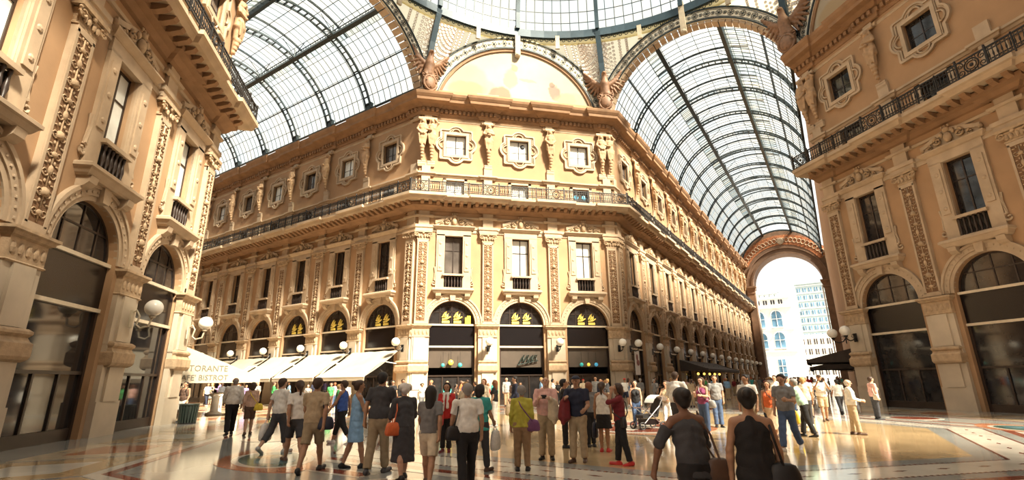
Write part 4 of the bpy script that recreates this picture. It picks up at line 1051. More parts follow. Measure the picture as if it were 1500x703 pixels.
def surfnet(name, F, lo, h, m):
    s = (F < 0); nx, ny, nz = F.shape
    c = s[:-1,:-1,:-1].astype(np.int8)
    for i in range(1, 8): c = c+s[i&1:nx-1+(i&1), (i>>1)&1:ny-1+((i>>1)&1), (i>>2)&1:nz-1+((i>>2)&1)]
    act = (c > 0) & (c < 8); idx = np.argwhere(act); N = len(idx)
    vid = np.full(act.shape, -1, np.int64); vid[act] = np.arange(N)
    cv = np.stack([F[idx[:,0]+(i&1), idx[:,1]+((i>>1)&1), idx[:,2]+((i>>2)&1)] for i in range(8)], 1)
    acc = np.zeros((N, 3)); cnt = np.zeros(N)
    for i in range(8):
        for bit in (1, 2, 4):
            if i & bit: continue
            j = i | bit; a, b = cv[:, i], cv[:, j]; mk = (a < 0) != (b < 0)
            t = np.where(mk, a/np.where(mk, a-b, 1), 0); p = np.array([i&1, (i>>1)&1, (i>>2)&1], float); q = np.array([j&1, (j>>1)&1, (j>>2)&1], float)
            acc += np.where(mk[:, None], p+(q-p)*t[:, None], 0); cnt += mk
    V = (idx+acc/np.maximum(cnt, 1)[:, None])*h+lo
    Q = []
    for ax_ in range(3):
        o1, o2 = [(1,2),(2,0),(0,1)][ax_]
        sl0 = [slice(None)]*3; sl1 = [slice(None)]*3; sl0[ax_] = slice(0, -1); sl1[ax_] = slice(1, None)
        ch = s[tuple(sl0)] != s[tuple(sl1)]; e = np.argwhere(ch)
        e = e[(e[:, o1] > 0) & (e[:, o2] > 0) & (e[:, o1] < F.shape[o1]-1) & (e[:, o2] < F.shape[o2]-1)]
        if not len(e): continue
        ins = s[tuple(sl0)][tuple(e.T)]
        u = np.zeros(3, int); u[o1] = 1; w = np.zeros(3, int); w[o2] = 1
        g = lambda d: vid[tuple((e-d).T)]
        quad = np.stack((g(u+w), g(w), g(0*u), g(u)), 1)
        quad[~ins] = quad[~ins][:, ::-1]; Q.append(quad)
    Q = np.concatenate(Q); Q = Q[(Q >= 0).all(1)]
    me = bpy.data.meshes.new(name); me.vertices.add(N); me.vertices.foreach_set('co', V.astype(np.float32).ravel())
    me.loops.add(Q.size); me.loops.foreach_set('vertex_index', Q.astype(np.int32).ravel())
    me.polygons.add(len(Q)); me.polygons.foreach_set('loop_start', np.arange(0, Q.size, 4, dtype=np.int32))
    try: me.polygons.foreach_set('loop_total', np.full(len(Q), 4, np.int32))
    except Exception: pass
    me.polygons.foreach_set('use_smooth', np.ones(len(Q), bool)); me.update(calc_edges=True)
    if m: me.materials.append(m)
    return me
def blob(name, prims, h, m, k=.02, cuts=(), subs=(), fold=0):
    F, lo = field(prims, h, k, cuts, subs)
    if fold:
        x, y, z = np.meshgrid(*(lo[i]+h*np.arange(F.shape[i]) for i in range(3)), indexing='ij')
        F = F+fold*np.sin(22*x+5*np.sin(8*z+3*y))*np.sin(19*z+4*np.sin(12*x+7*y))
    return surfnet(name, F, lo, h, m)

# ------------------------------------------------------------------ statues between the square windows
def statue_mesh(v):
    p = []
    y0 = -.34
    p += [seg((0,y0,21.30),(0,y0-.02,21.42),.15,.15), seg((0,y0-.10,21.34),(0,y0-.14,21.30),.05), seg((0,y0,21.1),(0,y0,21.28),.09),      # head and neck
          seg((-.22,y0,20.98),(.22,y0,20.98),.14), seg((0,y0-.02,20.9),(0,y0-.04,20.4),.24,.20,1.4), seg((0,y0,20.35),(0,y0,19.9),.24,.27,1.35)]
    for sg in (-1, 1):
        if v == 0: e = (sg*.42, y0-.12, 20.65); w = (-sg*.08, y0-.32, 20.55+.1*sg)
        elif v == 1: e = (sg*.44, y0-.1, 20.62) if sg < 0 else (.46, y0-.1, 21.2); w = (-.1, y0-.32, 20.45) if sg < 0 else (.2, y0-.08, 21.5)
        else: e = (sg*.42, y0-.05, 20.6); w = (sg*.1, y0-.3, 20.15)
        p += [seg((sg*.26,y0,20.98), e, .105, .085), seg(e, w, .085, .065), seg(w, (w[0]*.8, w[1]-.02, w[2]+.02), .075)]
        p += [seg((sg*.14, y0-.14, 20.72), (sg*.13, y0-.16, 20.68), .10)]
    for i in range(5):                     # drapery folds
        x = -.26+.13*i; p.append(seg((x*1.1, y0-.18, 20.1+.08*(i % 2)), (x*.75, y0-.16, 19.35-.1*(i % 3)), .07, .045))
    p += [seg((-.3,y0-.12,20.18),(.3,y0-.16,20.05),.07), seg((0,y0,19.9),(0,y0+.05,19.2),.24,.16,1.2), seg((0,y0+.05,19.25),(0,y0+.12,18.3),.15,.07)]
    for i in range(4): p += [seg((0,y0-.06+i*.04,19.1-i*.24),(0,y0-.06+i*.04,19.05-i*.24),.15-.02*i,None,1.25)]
    p += [seg((-.3,y0+.1,21.58),(.3,y0+.1,21.58),.09), seg((0,y0+.2,18.1),(0,y0+.3,18.0),.1)]
    p += [seg((-.16,y0+.02,21.42),(-.2,y0+.06,21.15),.07), seg((.16,y0+.02,21.42),(.2,y0+.06,21.15),.07), seg((0,y0+.06,21.5),(0,y0+.1,21.3),.14)]
    return blob('figure', p, .032, M['statue'], .05)
ST = [statue_mesh(i) for i in range(3)]
b = MB(); b.box(-.36, .36, -.28, .0, 21.62, 21.76); b.box(-.30, .30, -.20, 0, 17.95, 18.05); b.rings([[(x*q, yy*q2-.02, z) for x, yy in ((-.3,0),(-.3,-.16),(.3,-.16),(.3,0))] for q, q2, z in ((.9,.6,17.6),(1,1,17.8),(1,1,17.98))])
SB = b.mesh('bracket', M['stone'])
def statue(f, s, v, lab):
    t = empty('statue', fpos(f, s), FAC[f][1]); tag(t, lab, 'statue', 'stone herm statues between upper windows')
    link('figure', ST[v % 3], t); link('bracket', SB, t)
statue('front', -HF+.85, 1, 'carved stone herm statue at left corner of sunlit front, its right one of the pair'); statue('front', -HF+.12, 2, 'carved stone herm statue at left corner of sunlit front, its left one of the pair')
statue('front', -BF/2, 0, 'carved stone herm statue between left and middle square windows of the sunlit front'); statue('front', BF/2, 2, 'carved stone herm statue between middle and right square windows of the sunlit front')
statue('front', HF-.85, 2, 'carved stone herm statue at right corner of sunlit front, its left one of the pair'); statue('front', HF-.12, 1, 'carved stone herm statue at right corner of sunlit front, its right one of the pair')
for i in range(NL): statue('left', -(W0+(i+.5)*BW), i, 'stone herm statue on the left wing, %s from the sunlit corner' % ORD[i])
for i in range(NR): statue('right', W0+(i+.5)*BW, i+1, 'stone herm statue on the receding right wing, %s from the sunlit corner' % ORD[i])
statue('lb', HF-.6, 1, 'bright stone statue high on the corner of the near left building'); statue('lb', BF/2, 2, 'bright stone statue between upper windows of the near left building')
statue('rb', -HF+.85, 1, 'dark stone statue at the corner of the shaded right building, its right one'); statue('rb', -HF+.12, 2, 'dark stone statue at the corner of the shaded right building, its left one')
statue('rb', -BF/2, 0, 'dark stone statue between upper windows of the shaded right building')

# ------------------------------------------------------------------ winged eagles over shields at the corners
def eagle_parts():
    bd = blob('body', [seg((0,-.1,1.3),(0,-.25,2.0),.34,.30), seg((0,-.25,2.0),(0,-.35,2.55),.30,.17), seg((0,-.38,2.62),(0,-.45,2.72),.17), seg((0,-.58,2.72),(0,-.74,2.64),.075,.03), seg((0,.0,1.3),(0,.15,.75),.26,.2,1.6),
        seg((-.2,-.2,1.35),(-.25,-.35,1.0),.15,.08), seg((.2,-.2,1.35),(.25,-.35,1.0),.15,.08)], .045, M['eagle'], .08)
    wl = []
    for sg in (-1, 1):
        b = MB()
        p = [seg((sg*.22,-.1,1.95),(sg*.80,-.02,2.35),.19,.15), seg((sg*.80,-.02,2.35),(sg*1.25,.05,3.0),.15,.07)]
        for i in range(10):
            t = i/9; rx = sg*(.30+.92*t); rz = 2.0+.95*t**1.1; ang = rad(-62+118*t); L = .85+.45*t
            p.append(seg((rx, .0, rz), (rx+sg*L*math.cos(ang)*.62, .10, rz+L*math.sin(ang)), .14, .07))
        for i in range(8):
            t = i/7; rx = sg*(.28+.85*t); rz = 2.0+.88*t; ang = rad(-50+90*t); p.append(seg((rx, -.1, rz), (rx+sg*.42*math.cos(ang)*.7, -.06, rz+.42*math.sin(ang)), .10, .06))
        wl.append(blob('wing', p, .045, M['eagle'], .03))
    sh = MB(); sh.ball((0, -.40, .48), .40, .22, .50, 14, 8); sh.tube([(.43*math.cos(x), -.44, .48+.53*math.sin(x)) for x in [2*PI*j/16 for j in range(17)]], .08, 5)
    sh.box(-.05, .05, -.56, -.4, .1, .95); sh.box(-.34, .34, -.56, -.4, .5, .6); sh.rings([[(-.5,-.3,-.1),(.5,-.3,-.1),(.5,.3,-.1),(-.5,.3,-.1)],[(-.35,-.25,.1),(.35,-.25,.1),(.35,.3,.1),(-.35,.3,.1)]])
    for sg in (-1, 1): sh.spiral((sg*.42, .95), .2, 1.3, .07, -.38, flip=sg, a0=PI/2, n=12)
    return bd, wl, sh.mesh('shield', M['eagle'], True)
EP = eagle_parts()
for (x, y), lab in (((-AP, HW), 'bronzed winged eagle over a shield at left end of the lunette painting'), ((-HW, AP), 'bronzed winged eagle over a shield at right end of the lunette painting'), ((HW, AP), 'dark winged eagle over a shield at the corner of the shaded right building')):
    a = math.atan2(y, x); r = math.hypot(x, y)-.75
    t = empty('eagle_sculpture', (r*math.cos(a), r*math.sin(a), 23.7), a-PI/2); t.scale = (1.25,)*3; tag(t, lab, 'eagle', 'eagle sculptures at the corners')
    link('body', EP[0], t); link('wing', EP[1][0], t); link('wing', EP[1][1], t); link('shield', EP[2], t)
    # facing the centre of the crossing
# ------------------------------------------------------------------ globe lamps
b = MB(); b.tube([(0,-.15,.1),(0,-.32,-.12),(0,-.55,-.18),(0,-.76,-.10),(0,-.82,.06)], .035, 6); b.spiral((0,0), .001, 1, .01, -.2); b.box(-.1,.1,-.2,-.14,-.25,.25); b.lathe([(.03,0),(.10,.03),(.12,.10),(.05,.14)], (0,-.82,.02), 8)
b.tube([(0,-.2,.15),(0,-.36,.2),(0,-.42,.06),(0,-.34,0)], .02, 5); LA = b.mesh('lamp_bracket', M['irondark'])
b = MB(); b.tube([(0,-.15,.2),(0,-.3,.3),(0,-.42,.1),(0,-.36,-.2),(0,-.5,-.32),(0,-.75,-.25),(0,-.82,.06)], .035, 6); b.spiral((0,0), .001, 1, .01, -.2); b.box(-.1,.1,-.2,-.14,-.3,.3); b.lathe([(.03,0),(.10,.03),(.12,.10),(.05,.14)], (0,-.82,.02), 8)
LAC = b.mesh('lamp_bracket', M['cream'])
b = MB(); b.ball((0,-.82,.40), .29, n=16, m=10); LG = b.mesh('globe', M['globe'], True)
def lamp(f, s, lab, light=False, d=.2, z=3.86, double=False):
    t = empty('globe_lamp', fpos(f, s, d, z), FAC[f][1]); tag(t, lab, 'lamp', 'white globe wall lamps')
    link('lamp_bracket', LAC if light else LA, t); link('globe', LG, t)
for s, w_ in ((-BF/2, 'between the left and middle shop arches of the front'), (BF/2, 'between the middle and right shop arches of the front'), (HF-.5, 'on the right corner pier of the sunlit front')): lamp('front', s, 'white globe wall lamp '+w_)
for i in range(6): lamp('left', -.5 if i == 0 else -(W0+(i-.5)*BW), 'white globe wall lamp on the left wing, %s from the sunlit corner' % ORD[i])
for i in range(NR+1): lamp('right', .5 if i == 0 else W0+(i-.5)*BW, 'white globe wall lamp on the receding right wing, %s from the sunlit corner' % ORD[i])
lamp('lb', HF-.5, 'large white globe lamp on cream bracket at the corner of the near left building', True); lamp('lb', BF/2, 'white globe lamp between two shop arches of the near left building, left one', True)
lamp('rb', -HF+.5, 'white globe lamp on the corner pier of the dark right building, right one of two'); 
t = empty('globe_lamp', (HW-.2, AP+.6, 3.86), -PI/2); tag(t, 'white globe lamp round the corner of the dark right building, left one of two', 'lamp', 'white globe wall lamps'); link('lamp_bracket', LA, t); link('globe', LG, t)

# ------------------------------------------------------------------ awnings
def awning(name, lab, origin, rz, w, depth, zt, zb, m, scal=False, drop=.25, arms='white'):
    t = empty(name, (origin[0], origin[1], 0), rz); tag(t, lab, 'awning')
    b = MB(); n = 8; rows = []
    for i in range(n+1):
        q = i/n; sag = -.10*math.sin(PI*q); rows.append([(-w/2+w*j/10, -depth*q, zt+(zb-zt)*q+sag+(.02*math.sin(j*2.1))) for j in range(11)])
    b.rings(rows, cap=False, close=False); b.rings([[(x, y, z-.02) for x, y, z in r] for r in rows], cap=False, close=False); link('canopy', b.mesh('canopy', m, True), t)
    b = MB(); nn = int(w/.22) if scal else 12
    for i in range(nn):
        x0, x1 = -w/2+w*i/nn, -w/2+w*(i+1)/nn
        if scal: b.extr([(x0, zb), (x1, zb), (x1, zb-drop*.7), ((x0+x1)/2, zb-drop), (x0, zb-drop*.7)], -depth-.02, -depth+.01)
        else: b.extr([(x0, zb), (x1, zb), (x1, zb-drop), (x0, zb-drop)], -depth-.02, -depth+.01)
    link('valance', b.mesh('valance', m), t)
    for sg in (-1, 1):
        b = MB(); b.tube([(sg*(w/2-.1), -.1, zt-.9), (sg*(w/2-.1), -depth*.55, zt-.75), (sg*(w/2-.1), -depth+.05, zb+.02)], .03, 6); link('folding_arm', b.mesh('folding_arm', M[arms]), t)
    if scal:
        for sg in (-1, 1):
            b = MB(); b.rings([[(sg*w/2+q, 0, zt), (sg*w/2+q, -depth, zb), (sg*w/2+q, -depth, zb-drop*.6), (sg*w/2+q, 0, zb-drop*.6)] for q in (-.02, .02)]); link('end_panel', b.mesh('end_panel', m), t)
    b = MB(); b.tube([(-w/2, -depth, zb), (w/2, -depth, zb)], .04, 6); link('front_bar', b.mesh('front_bar', M[arms]), t)
    return t
for i in range(4): awning('shop_awning', 'cream canvas awning along the left wing, %s from the sunlit corner' % ORD[i], fpos('left', CLt[i], .3), 0, 4.9, 2.9, 3.75, 1.98, M['awn'])['group'] = 'cream awnings along the left wing'
awning('shop_awning', 'small cream canvas awning farthest along the left wing, half hidden by the lettered one', fpos('left', CLt[4], .3), 0, 4.6, 2.2, 3.7, 2.6, M['awn'])['group'] = 'cream awnings along the left wing'
# lettered pavilion awning beside the near left building
t = empty('lettered_awning', (-19.6, -7.1, 0), PI); tag(t, 'large cream awning with faded restaurant lettering beside the near left building', 'awning')
Lw, zt, zb, dp = 9.5, 3.55, 1.95, 4.4
b = MB(); rows = [[(Lw*j/8, -dp*i/8, zt+(zb-zt)*i/8-.08*math.sin(PI*i/8)) for j in range(9)] for i in range(9)]
b.rings(rows, cap=False, close=False); b.rings([[(x, y, z-.03) for x, y, z in r] for r in rows], cap=False, close=False); link('canopy', b.mesh('canopy', M['awn'], True), t)
b = MB(); b.rings([[(x, 0, zt), (x, -dp, zb), (x, -dp, zb-.28), (x, 0, zb-.28)] for x in (-.02, .02)]); link('end_panel', b.mesh('end_panel', M['awn']), t)
b = MB(); b.box(0, Lw, -dp-.02, -dp+.02, zb-.28, zb+.02); link('valance', b.mesh('valance', M['awn']), t)
for x in (.1, Lw-.1): 
    b = MB(); b.tube([(x, -dp+.1, 0), (x, -dp+.1, zb)], .04, 6); link('post', b.mesh('post', M['white']), t)
def text(s, size, m, parent, mw, ext=.006):
    cu = bpy.data.curves.new('lettering', 'FONT'); cu.body = s; cu.size = size; cu.extrude = ext; cu.align_x = 'LEFT'; cu.resolution_u = 2
    tmp = bpy.data.objects.new('tmp', cu); COL.objects.link(tmp); dg = bpy.context.evaluated_depsgraph_get(); dg.update()
    me = bpy.data.meshes.new_from_object(tmp.evaluated_get(dg)); bpy.data.objects.remove(tmp); me.materials.clear(); me.materials.append(m)
    o = link('lettering', me, parent); o.matrix_local = mw; return o
# end panel faces -x of the parent (towards the square): text runs along local -y
def endm(y, z): return Matrix(((0, 0, -1, -.03), (-1, 0, 0, y), (0, 1, 0, z), (0, 0, 0, 1)))
text('RISTORANTE', .40, M['letter'], t, endm(-.30, 2.22)); text("CAFE' BISTROT", .36, M['letter'], t, endm(-.30, 1.80))
awning('dark_awning', 'long dark brown awning with scalloped edge along the receding right wing', fpos('right', 23.2, .3), PI/2, 17.5, 2.6, 3.45, 2.55, M['awnd'], True, .3, 'rubber')
for i in range(5):
    q = empty('hanging_lamp', fpos('right', 16.+i*2.6, 1.6, 2.1), 0); tag(q, 'amber lamp glowing under the dark right-wing awning, %s from near end' % ORD[i], 'lamp', 'amber lamps under the dark awning'); link('cord', b0, q); link('glass_shade', glb['amber'], q)
awning('dark_awning', 'dark brown scalloped awning round the corner of the shaded right building', (HW+.04, AP+4.6), -PI/2, 6.0, 2.75, 3.42, 2.72, M['awnd'], True, .3, 'rubber')
awning('dark_awning', 'dark brown scalloped awning farther back behind the shaded right building', (HW+.04, AP+13), -PI/2, 6.5, 3.0, 3.0, 2.4, M['awnd'], True, .3, 'rubber')

# ------------------------------------------------------------------ bin, lectern, pushchair
t = empty('litter_bin', (-17.4, -6.98, 0), 0); tag(t, 'dark green slatted litter bin at the foot of the near left building', 'bin')
b = MB(); b.lathe([(.30,.06),(.33,.75),(.33,.78)], n=20); link('drum', b.mesh('drum', M['sage'], True), t)
for i in range(20):
    a = 2*PI*i/20; b = MB(); b.bar((.325*math.cos(a), .325*math.sin(a), .06), (.36*math.cos(a), .36*math.sin(a), .74), .06, .03, (math.cos(a), math.sin(a), 0)); link('slat', b.mesh('slat', M['sage']), t)
b = MB(); b.lathe([(.36,.74),(.39,.78),(.38,.82),(.24,.82),(.22,.74)], n=20); link('rim', b.mesh('rim', M['sage']), t); b = MB(); b.lathe([(.34,0),(.34,.06)], n=20); link('base', b.mesh('base', M['irondark']), t)
t = empty('menu_stand', (-22.8, -3.2, 0), 0); tag(t, 'white pedestal menu stand on the terrace beside the lettered awning', 'stand')
b = MB(); b.lathe([(.42,0),(.42,.08),(.3,.14),(.2,.2),(.2,.92),(.3,1.0)], n=14); link('pedestal', b.mesh('pedestal', M['white'], True), t)
b = MB(); b.rings([[(-.45,-.35,1.0),(.45,-.35,1.0),(.45,.35,1.12),(-.45,.35,1.12)],[(-.45,-.35,1.06),(.45,-.35,1.06),(.45,.35,1.18),(-.45,.35,1.18)]]); link('tray', b.mesh('tray', M['white']), t)
t = empty('pushchair', (.55, -.72, 0), rad(143)); tag(t, 'grey and black pushchair with white hood in front of the crowd', 'pushchair')
b = MB()
for sg in (-1, 1):
    b.tube([(sg*.26,-.5,1.0),(sg*.26,-.35,.75),(sg*.26,.35,.15)], .02, 6); b.tube([(sg*.26,.3,.7),(sg*.26,-.05,.45),(sg*.26,-.4,.15)], .02, 6)
b.tube([(-.26,-.5,1.0),(.26,-.5,1.0)], .025, 6); b.tube([(-.26,.3,.7),(.26,.3,.7)], .02, 6); link('frame', b.mesh('frame', M['chrome']), t)
b = MB(); b.rings([[(-.22,-.3,.4),(.22,-.3,.4),(.22,.3,.36),(-.22,.3,.36)],[(-.22,-.3,.5),(.22,-.3,.5),(.22,.3,.46),(-.22,.3,.46)]]); b.rings([[(-.22,-.3,.42),(.22,-.3,.42),(.22,-.5,.95),(-.22,-.5,.95)],[(-.22,-.24,.44),(.22,-.24,.44),(.22,-.44,.97),(-.22,-.44,.97)]]); link('seat', b.mesh('seat', M['rubber']), t)
b = MB(); rs = []
for i in range(7):
    a = rad(20+i*22); rs.append([(x, -.35+.4*math.cos(PI-a)*-1*.9-.1, .72+.38*math.sin(a)) for x in (-.26, -.13, 0, .13, .26)])
b.rings(rs, cap=False, close=False); link('hood', b.mesh('hood', M['white'], True), t)
for x, y in ((-.28,.38),(.28,.38),(-.28,-.42),(.28,-.42)):
    b = MB(); b.tube([(x+.045*0, y+.11*math.cos(a), .13+.11*math.sin(a)) for a in [2*PI*j/14 for j in range(15)]], .022, 6); b.tube([(x-.02,y,.13),(x+.02,y,.13)], .03, 6); link('wheel', b.mesh('wheel', M['rubber']), t)
b = MB(); b.rings([[(-.2,-.3,.16),(.2,-.3,.16),(.2,.2,.16),(-.2,.2,.16)],[(-.24,-.34,.32),(.24,-.34,.32),(.24,.22,.32),(-.24,.22,.32)]]); link('basket', b.mesh('basket', M['irondark']), t)

t = empty('floodlight', (-18.42-5.6, HW-.05, 23.75), rad(20)); tag(t, 'small dark blue floodlight on the cornice of the left wing', 'lamp')
link('housing', MB().rings([[(-.3,.0,.15),(.3,.0,.15),(.3,.0,.6),(-.3,.0,.6)],[(-.18,.3,.25),(.18,.3,.25),(.18,.3,.5),(-.18,.3,.5)]]).mesh('housing', M['ironblue']), t); link('yoke', MB().tube([(-.34,.1,.38),(-.34,.1,.0),(.34,.1,.0),(.34,.1,.38)], .03, 5).box(-.1,.1,0,.2,-.1,.02).mesh('yoke', M['irondark']), t)
# ------------------------------------------------------------------ people
PCOL = {}
def pm(kind, col, rough=.8):
    k = (kind, col)
    if k not in PCOL:
        PCOL[k] = mat(kind+'_%d' % len(PCOL), col, rough, var=.14, scale=14, bump=.15 if kind == 'cloth' else .05, bscale=60 if kind == 'cloth' else 30)
    return PCOL[k]
SKIN = dict(light=(.55, .33, .22), tan=(.42, .23, .135), dark=(.22, .11, .065))
HAIRC = dict(black=(.012,.009,.008), brown=(.055,.028,.015), blond=(.42,.26,.10), grey=(.26,.24,.22), white=(.62,.58,.52), red=(.20,.07,.025))
CLO = dict(white=(.80,.77,.70), cream=(.66,.56,.40), beige=(.45,.34,.21), khaki=(.33,.25,.15), brown=(.10,.055,.035), black=(.010,.009,.010), navy=(.014,.018,.04), charcoal=(.05,.05,.055), grey=(.20,.195,.19),
           lightgrey=(.42,.41,.39), red=(.55,.03,.025), darkred=(.17,.012,.018), orange=(.65,.14,.04), yellow=(.80,.60,.05), lime=(.48,.44,.06), green=(.05,.32,.09), teal=(.05,.36,.33), blue=(.04,.10,.38), skyblue=(.25,.44,.66),
           jeans=(.06,.10,.19), pink=(.72,.42,.36), plum=(.26,.05,.13), purple=(.15,.05,.14), mint=(.42,.62,.48), blouse=(.60,.40,.30), lilac=(.30,.20,.45))
def rotx(p, a, o): c, s = math.cos(a), math.sin(a); y, z = p[1]-o[1], p[2]-o[2]; return np.array([p[0], o[1]+c*y-s*z, o[2]+s*y+c*z])
def person_meshes(h, sex='m', legs=((0,0),(0,0)), arms=((0,8,12,5),(0,8,12,5)), lean=0, head=(0,0), hair='short', top='tee', hem=.92, bottom='trousers', hemz=.1, shoe='shoe', wide=1., face=True, hand=True, stance=.09, extra=None):
    """h = grid size; forward is +y; arms = (forward, outward, elbow bend, inward) in degrees, right arm (+x) first"""
    D = {}
    w = wide; f = sex == 'f'
    sk, tp, bt, sh, hr = [], [], [], [], []
    piv = np.array([0, 0, .95])
    T = lambda *p: rotx(np.array(p, float), -rad(lean), piv)
    shw = (.165 if f else .190)*w; hipw = .085*w
    # legs
    ank = []
    for i, sg in enumerate((1, -1)):
        a, kb = legs[i]; a = rad(a); kb = rad(kb); sp = (stance-.09)
        hip = np.array([sg*hipw, 0, .92]); kn = hip+.43*np.array([sg*sp*.8, math.sin(a), -math.cos(a)]); an = kn+.41*np.array([sg*sp*.5, math.sin(a-kb), -math.cos(a-kb)])
        ank.append((hip, kn, an, a-kb))
    dz = .085-min(q[2][2]-max(0, -math.sin(q[3]))*.06 for q in ank)
    up = np.array([0, 0, dz])
    piv = piv+up
    lf = []
    for (hip, kn, an, ang), sg in zip(ank, (1, -1)):
        hip, kn, an = hip+up, kn+up, an+up
        pitch = min(0, ang*.9) if ang < 0 else min(.25, ang*.5)
        fd = np.array([sg*.2, math.cos(pitch), math.sin(pitch)]); fd /= np.linalg.norm(fd)
        heel = an+np.array([0, -.045, -.055]); toe = an-np.array([0, 0, .055])+fd*.165
        if pitch < 0: heel = an-fd*.05-np.array([0, 0, .05]); toe = heel+fd*.2
        sk += [seg(hip, kn, .086*w if not f else .088*w, .056), seg(kn, kn+(an-kn)*.35, .056, .058), seg(kn+(an-kn)*.35, an, .058, .036), seg(heel, toe, .033, .028)]
        if bottom in ('trousers', 'capri', 'shorts'):
            e = dict(trousers=.98, capri=.62, shorts=0.0)[bottom]
            k2 = kn+(an-kn)*e
            if bottom == 'shorts':
                q = hip+(kn-hip)*.92; bt.append(seg(hip, q, .108*w, .092, flat=2))
            else: bt += [seg(hip, kn, .106*w, .080), seg(kn, k2, .080, .074 if not f else .066, flat=2)]
        sb = heel+np.array([0, 0, -.012]); 
        sh += [seg(sb, toe+np.array([0, 0, -.008]), .046, .040), seg(an+np.array([0, -.01, -.02]), heel, .046, .048)]
        lf.append((sh, toe)); D.setdefault('shoes', []).append(list(sh)); sh = []
    U = lambda x, y, z: rotx(np.array([x, y, z], float)+up, -rad(lean), piv)
    lat = np.array([1., 0, 0])
    waist = (.112 if f else .128)*w
    sk += [seg(U(0,0,1.315), U(0,.005,1.2), .112*w, .108*w, 1.36), seg(U(0,.005,1.2), U(0,.0,1.06), .108*w, waist*.95, 1.28), seg(U(0,0,1.06), np.array([0,-.005,.95])+up, waist*.93, .108*w, 1.36), seg(np.array([0,-.01,.95])+up, np.array([0,-.005,.88])+up, .108*w, .098*w, 1.38),
           seg(U(0,-.012,1.45), U(-shw*.86,-.005,1.408), .060, .056), seg(U(0,-.012,1.45), U(shw*.86,-.005,1.408), .060, .056), seg(U(0,-.01,1.42), U(0,.012,1.55), .062 if not f else .052, .055 if not f else .048)]
    if f: sk += [seg(U(.075,.085,1.29), U(.075,.10,1.27), .062), seg(U(-.075,.085,1.29), U(-.075,.10,1.27), .062)]
    # head
    yaw, pit = rad(head[0]), rad(head[1]); hc = U(0, .01, 1.56)
    def Hd(x, y, z):
        p = np.array([x, y, z-1.56]); c, s = math.cos(pit), math.sin(pit); p = np.array([p[0], c*p[1]-s*p[2], s*p[1]+c*p[2]]); c, s = math.cos(yaw), math.sin(yaw)
        return hc+np.array([c*p[0]-s*p[1], s*p[0]+c*p[1], p[2]])
    sk += [seg(Hd(0,-.02,1.655), Hd(0,.015,1.65), .088, .080), seg(Hd(0,.02,1.60), Hd(0,.045,1.555), .062, .040), seg(Hd(0,.088,1.645), Hd(0,.112,1.605), .011, .017), seg(Hd(-.035,.078,1.665), Hd(.035,.078,1.665), .017)]
    for sg in (-1, 1): sk.append(seg(Hd(sg*.086,.0,1.655), Hd(sg*.084,.0,1.615), .016, .012))
    if face:
        e = MB()
        for sg in (-1, 1): p = Hd(sg*.032, .087, 1.643); e.ball(p, .0125, .0125, .0105, 8, 5)
        D['eyes'] = e.mesh('eyes', pm('eye', (.03, .022, .018), .3)); e = MB(); e.ball(Hd(0,.082,1.572), .026, .012, .008, 8, 4); D['mouth'] = e.mesh('mouth', pm('lip', (.34, .12, .10), .6))
    # hair
    if hair == 'hat':
        hr += [seg(Hd(0,-.02,1.69), Hd(0,.01,1.69), .10), seg(Hd(0,0,1.70), Hd(0,.0,1.712), .14)]
        hcut = Hd(0,0,1.685)
    elif hair == 'cap':
        hr += [seg(Hd(0,-.02,1.668), Hd(0,.015,1.668), .098), seg(Hd(0,.09,1.70), Hd(0,.15,1.685), .05, .045, 1.3), ]; hcut = Hd(0,0,1.668)
    elif hair == 'balding':
        hr += [seg(Hd(0,-.03,1.64), Hd(0,-.035,1.60), .088, .07)]; hcut = None
    else:
        hr += [seg(Hd(0,-.03,1.668), Hd(0,.005,1.675), .098, .094), seg(Hd(0,-.055,1.64), Hd(0,-.06,1.60), .075, .06)]; hcut = None
        if hair in ('bob', 'long'):
            lo = 1.53 if hair == 'bob' else 1.36
            hr += [seg(Hd(0,-.05,1.63), Hd(0,-.075,lo), .085, .06, 1.3)]
            for sg in (-1, 1): hr.append(seg(Hd(sg*.082,-.015,1.66), Hd(sg*.078,-.01,lo+.03), .03, .024))
        if hair == 'bun': hr.append(seg(Hd(0,-.11,1.70), Hd(0,-.13,1.70), .052))
        if hair == 'curly':
            for i in range(10): a = i*2.4; hr.append(seg(Hd(.085*math.cos(a), -.03+.05*math.sin(a), 1.66+.05*math.sin(i*1.7)), Hd(.095*math.cos(a), -.04+.06*math.sin(a), 1.65+.05*math.sin(i*1.7)), .045))
        if hair == 'pony': hr += [seg(Hd(0,-.10,1.68), Hd(0,-.15,1.62), .04), seg(Hd(0,-.15,1.62), Hd(0,-.13,1.45), .04, .025)]
    # arms
    arms_out = []
    for i, sg in enumerate((1, -1)):
        fa, ab, el, inn = [rad(x) for x in arms[i]]
        shd = U(sg*shw, -.005, 1.415)
        d1 = np.array([sg*math.sin(ab), math.sin(fa)*math.cos(ab), -math.cos(fa)*math.cos(ab)]); e = shd+.285*d1
        d2 = np.array([sg*(math.sin(ab)*.4*math.cos(inn)-math.sin(inn)), math.sin(fa+el)*math.cos(inn), -math.cos(fa+el)*math.cos(inn)]); d2 /= np.linalg.norm(d2); wr = e+.245*d2
        sk += [seg(shd, e, .050*w if not f else .043*w, .038), seg(e, e+(wr-e)*.3, .039, .040), seg(e+(wr-e)*.3, wr, .040, .027)]
        fw = np.array([0, 1., 0.]); inn_v = np.array([-sg, 0, 0.])
        la = fw-(fw@d2)*d2
        if np.linalg.norm(la) < .3: la = np.array([0, 0, 1.])-d2[2]*d2
        la /= np.linalg.norm(la); nm = np.cross(d2, la); nm = nm if nm@inn_v > 0 else -nm
        pe = wr+.085*d2
        sk.append(seg(wr, pe, .027, .030, 1.25, la))
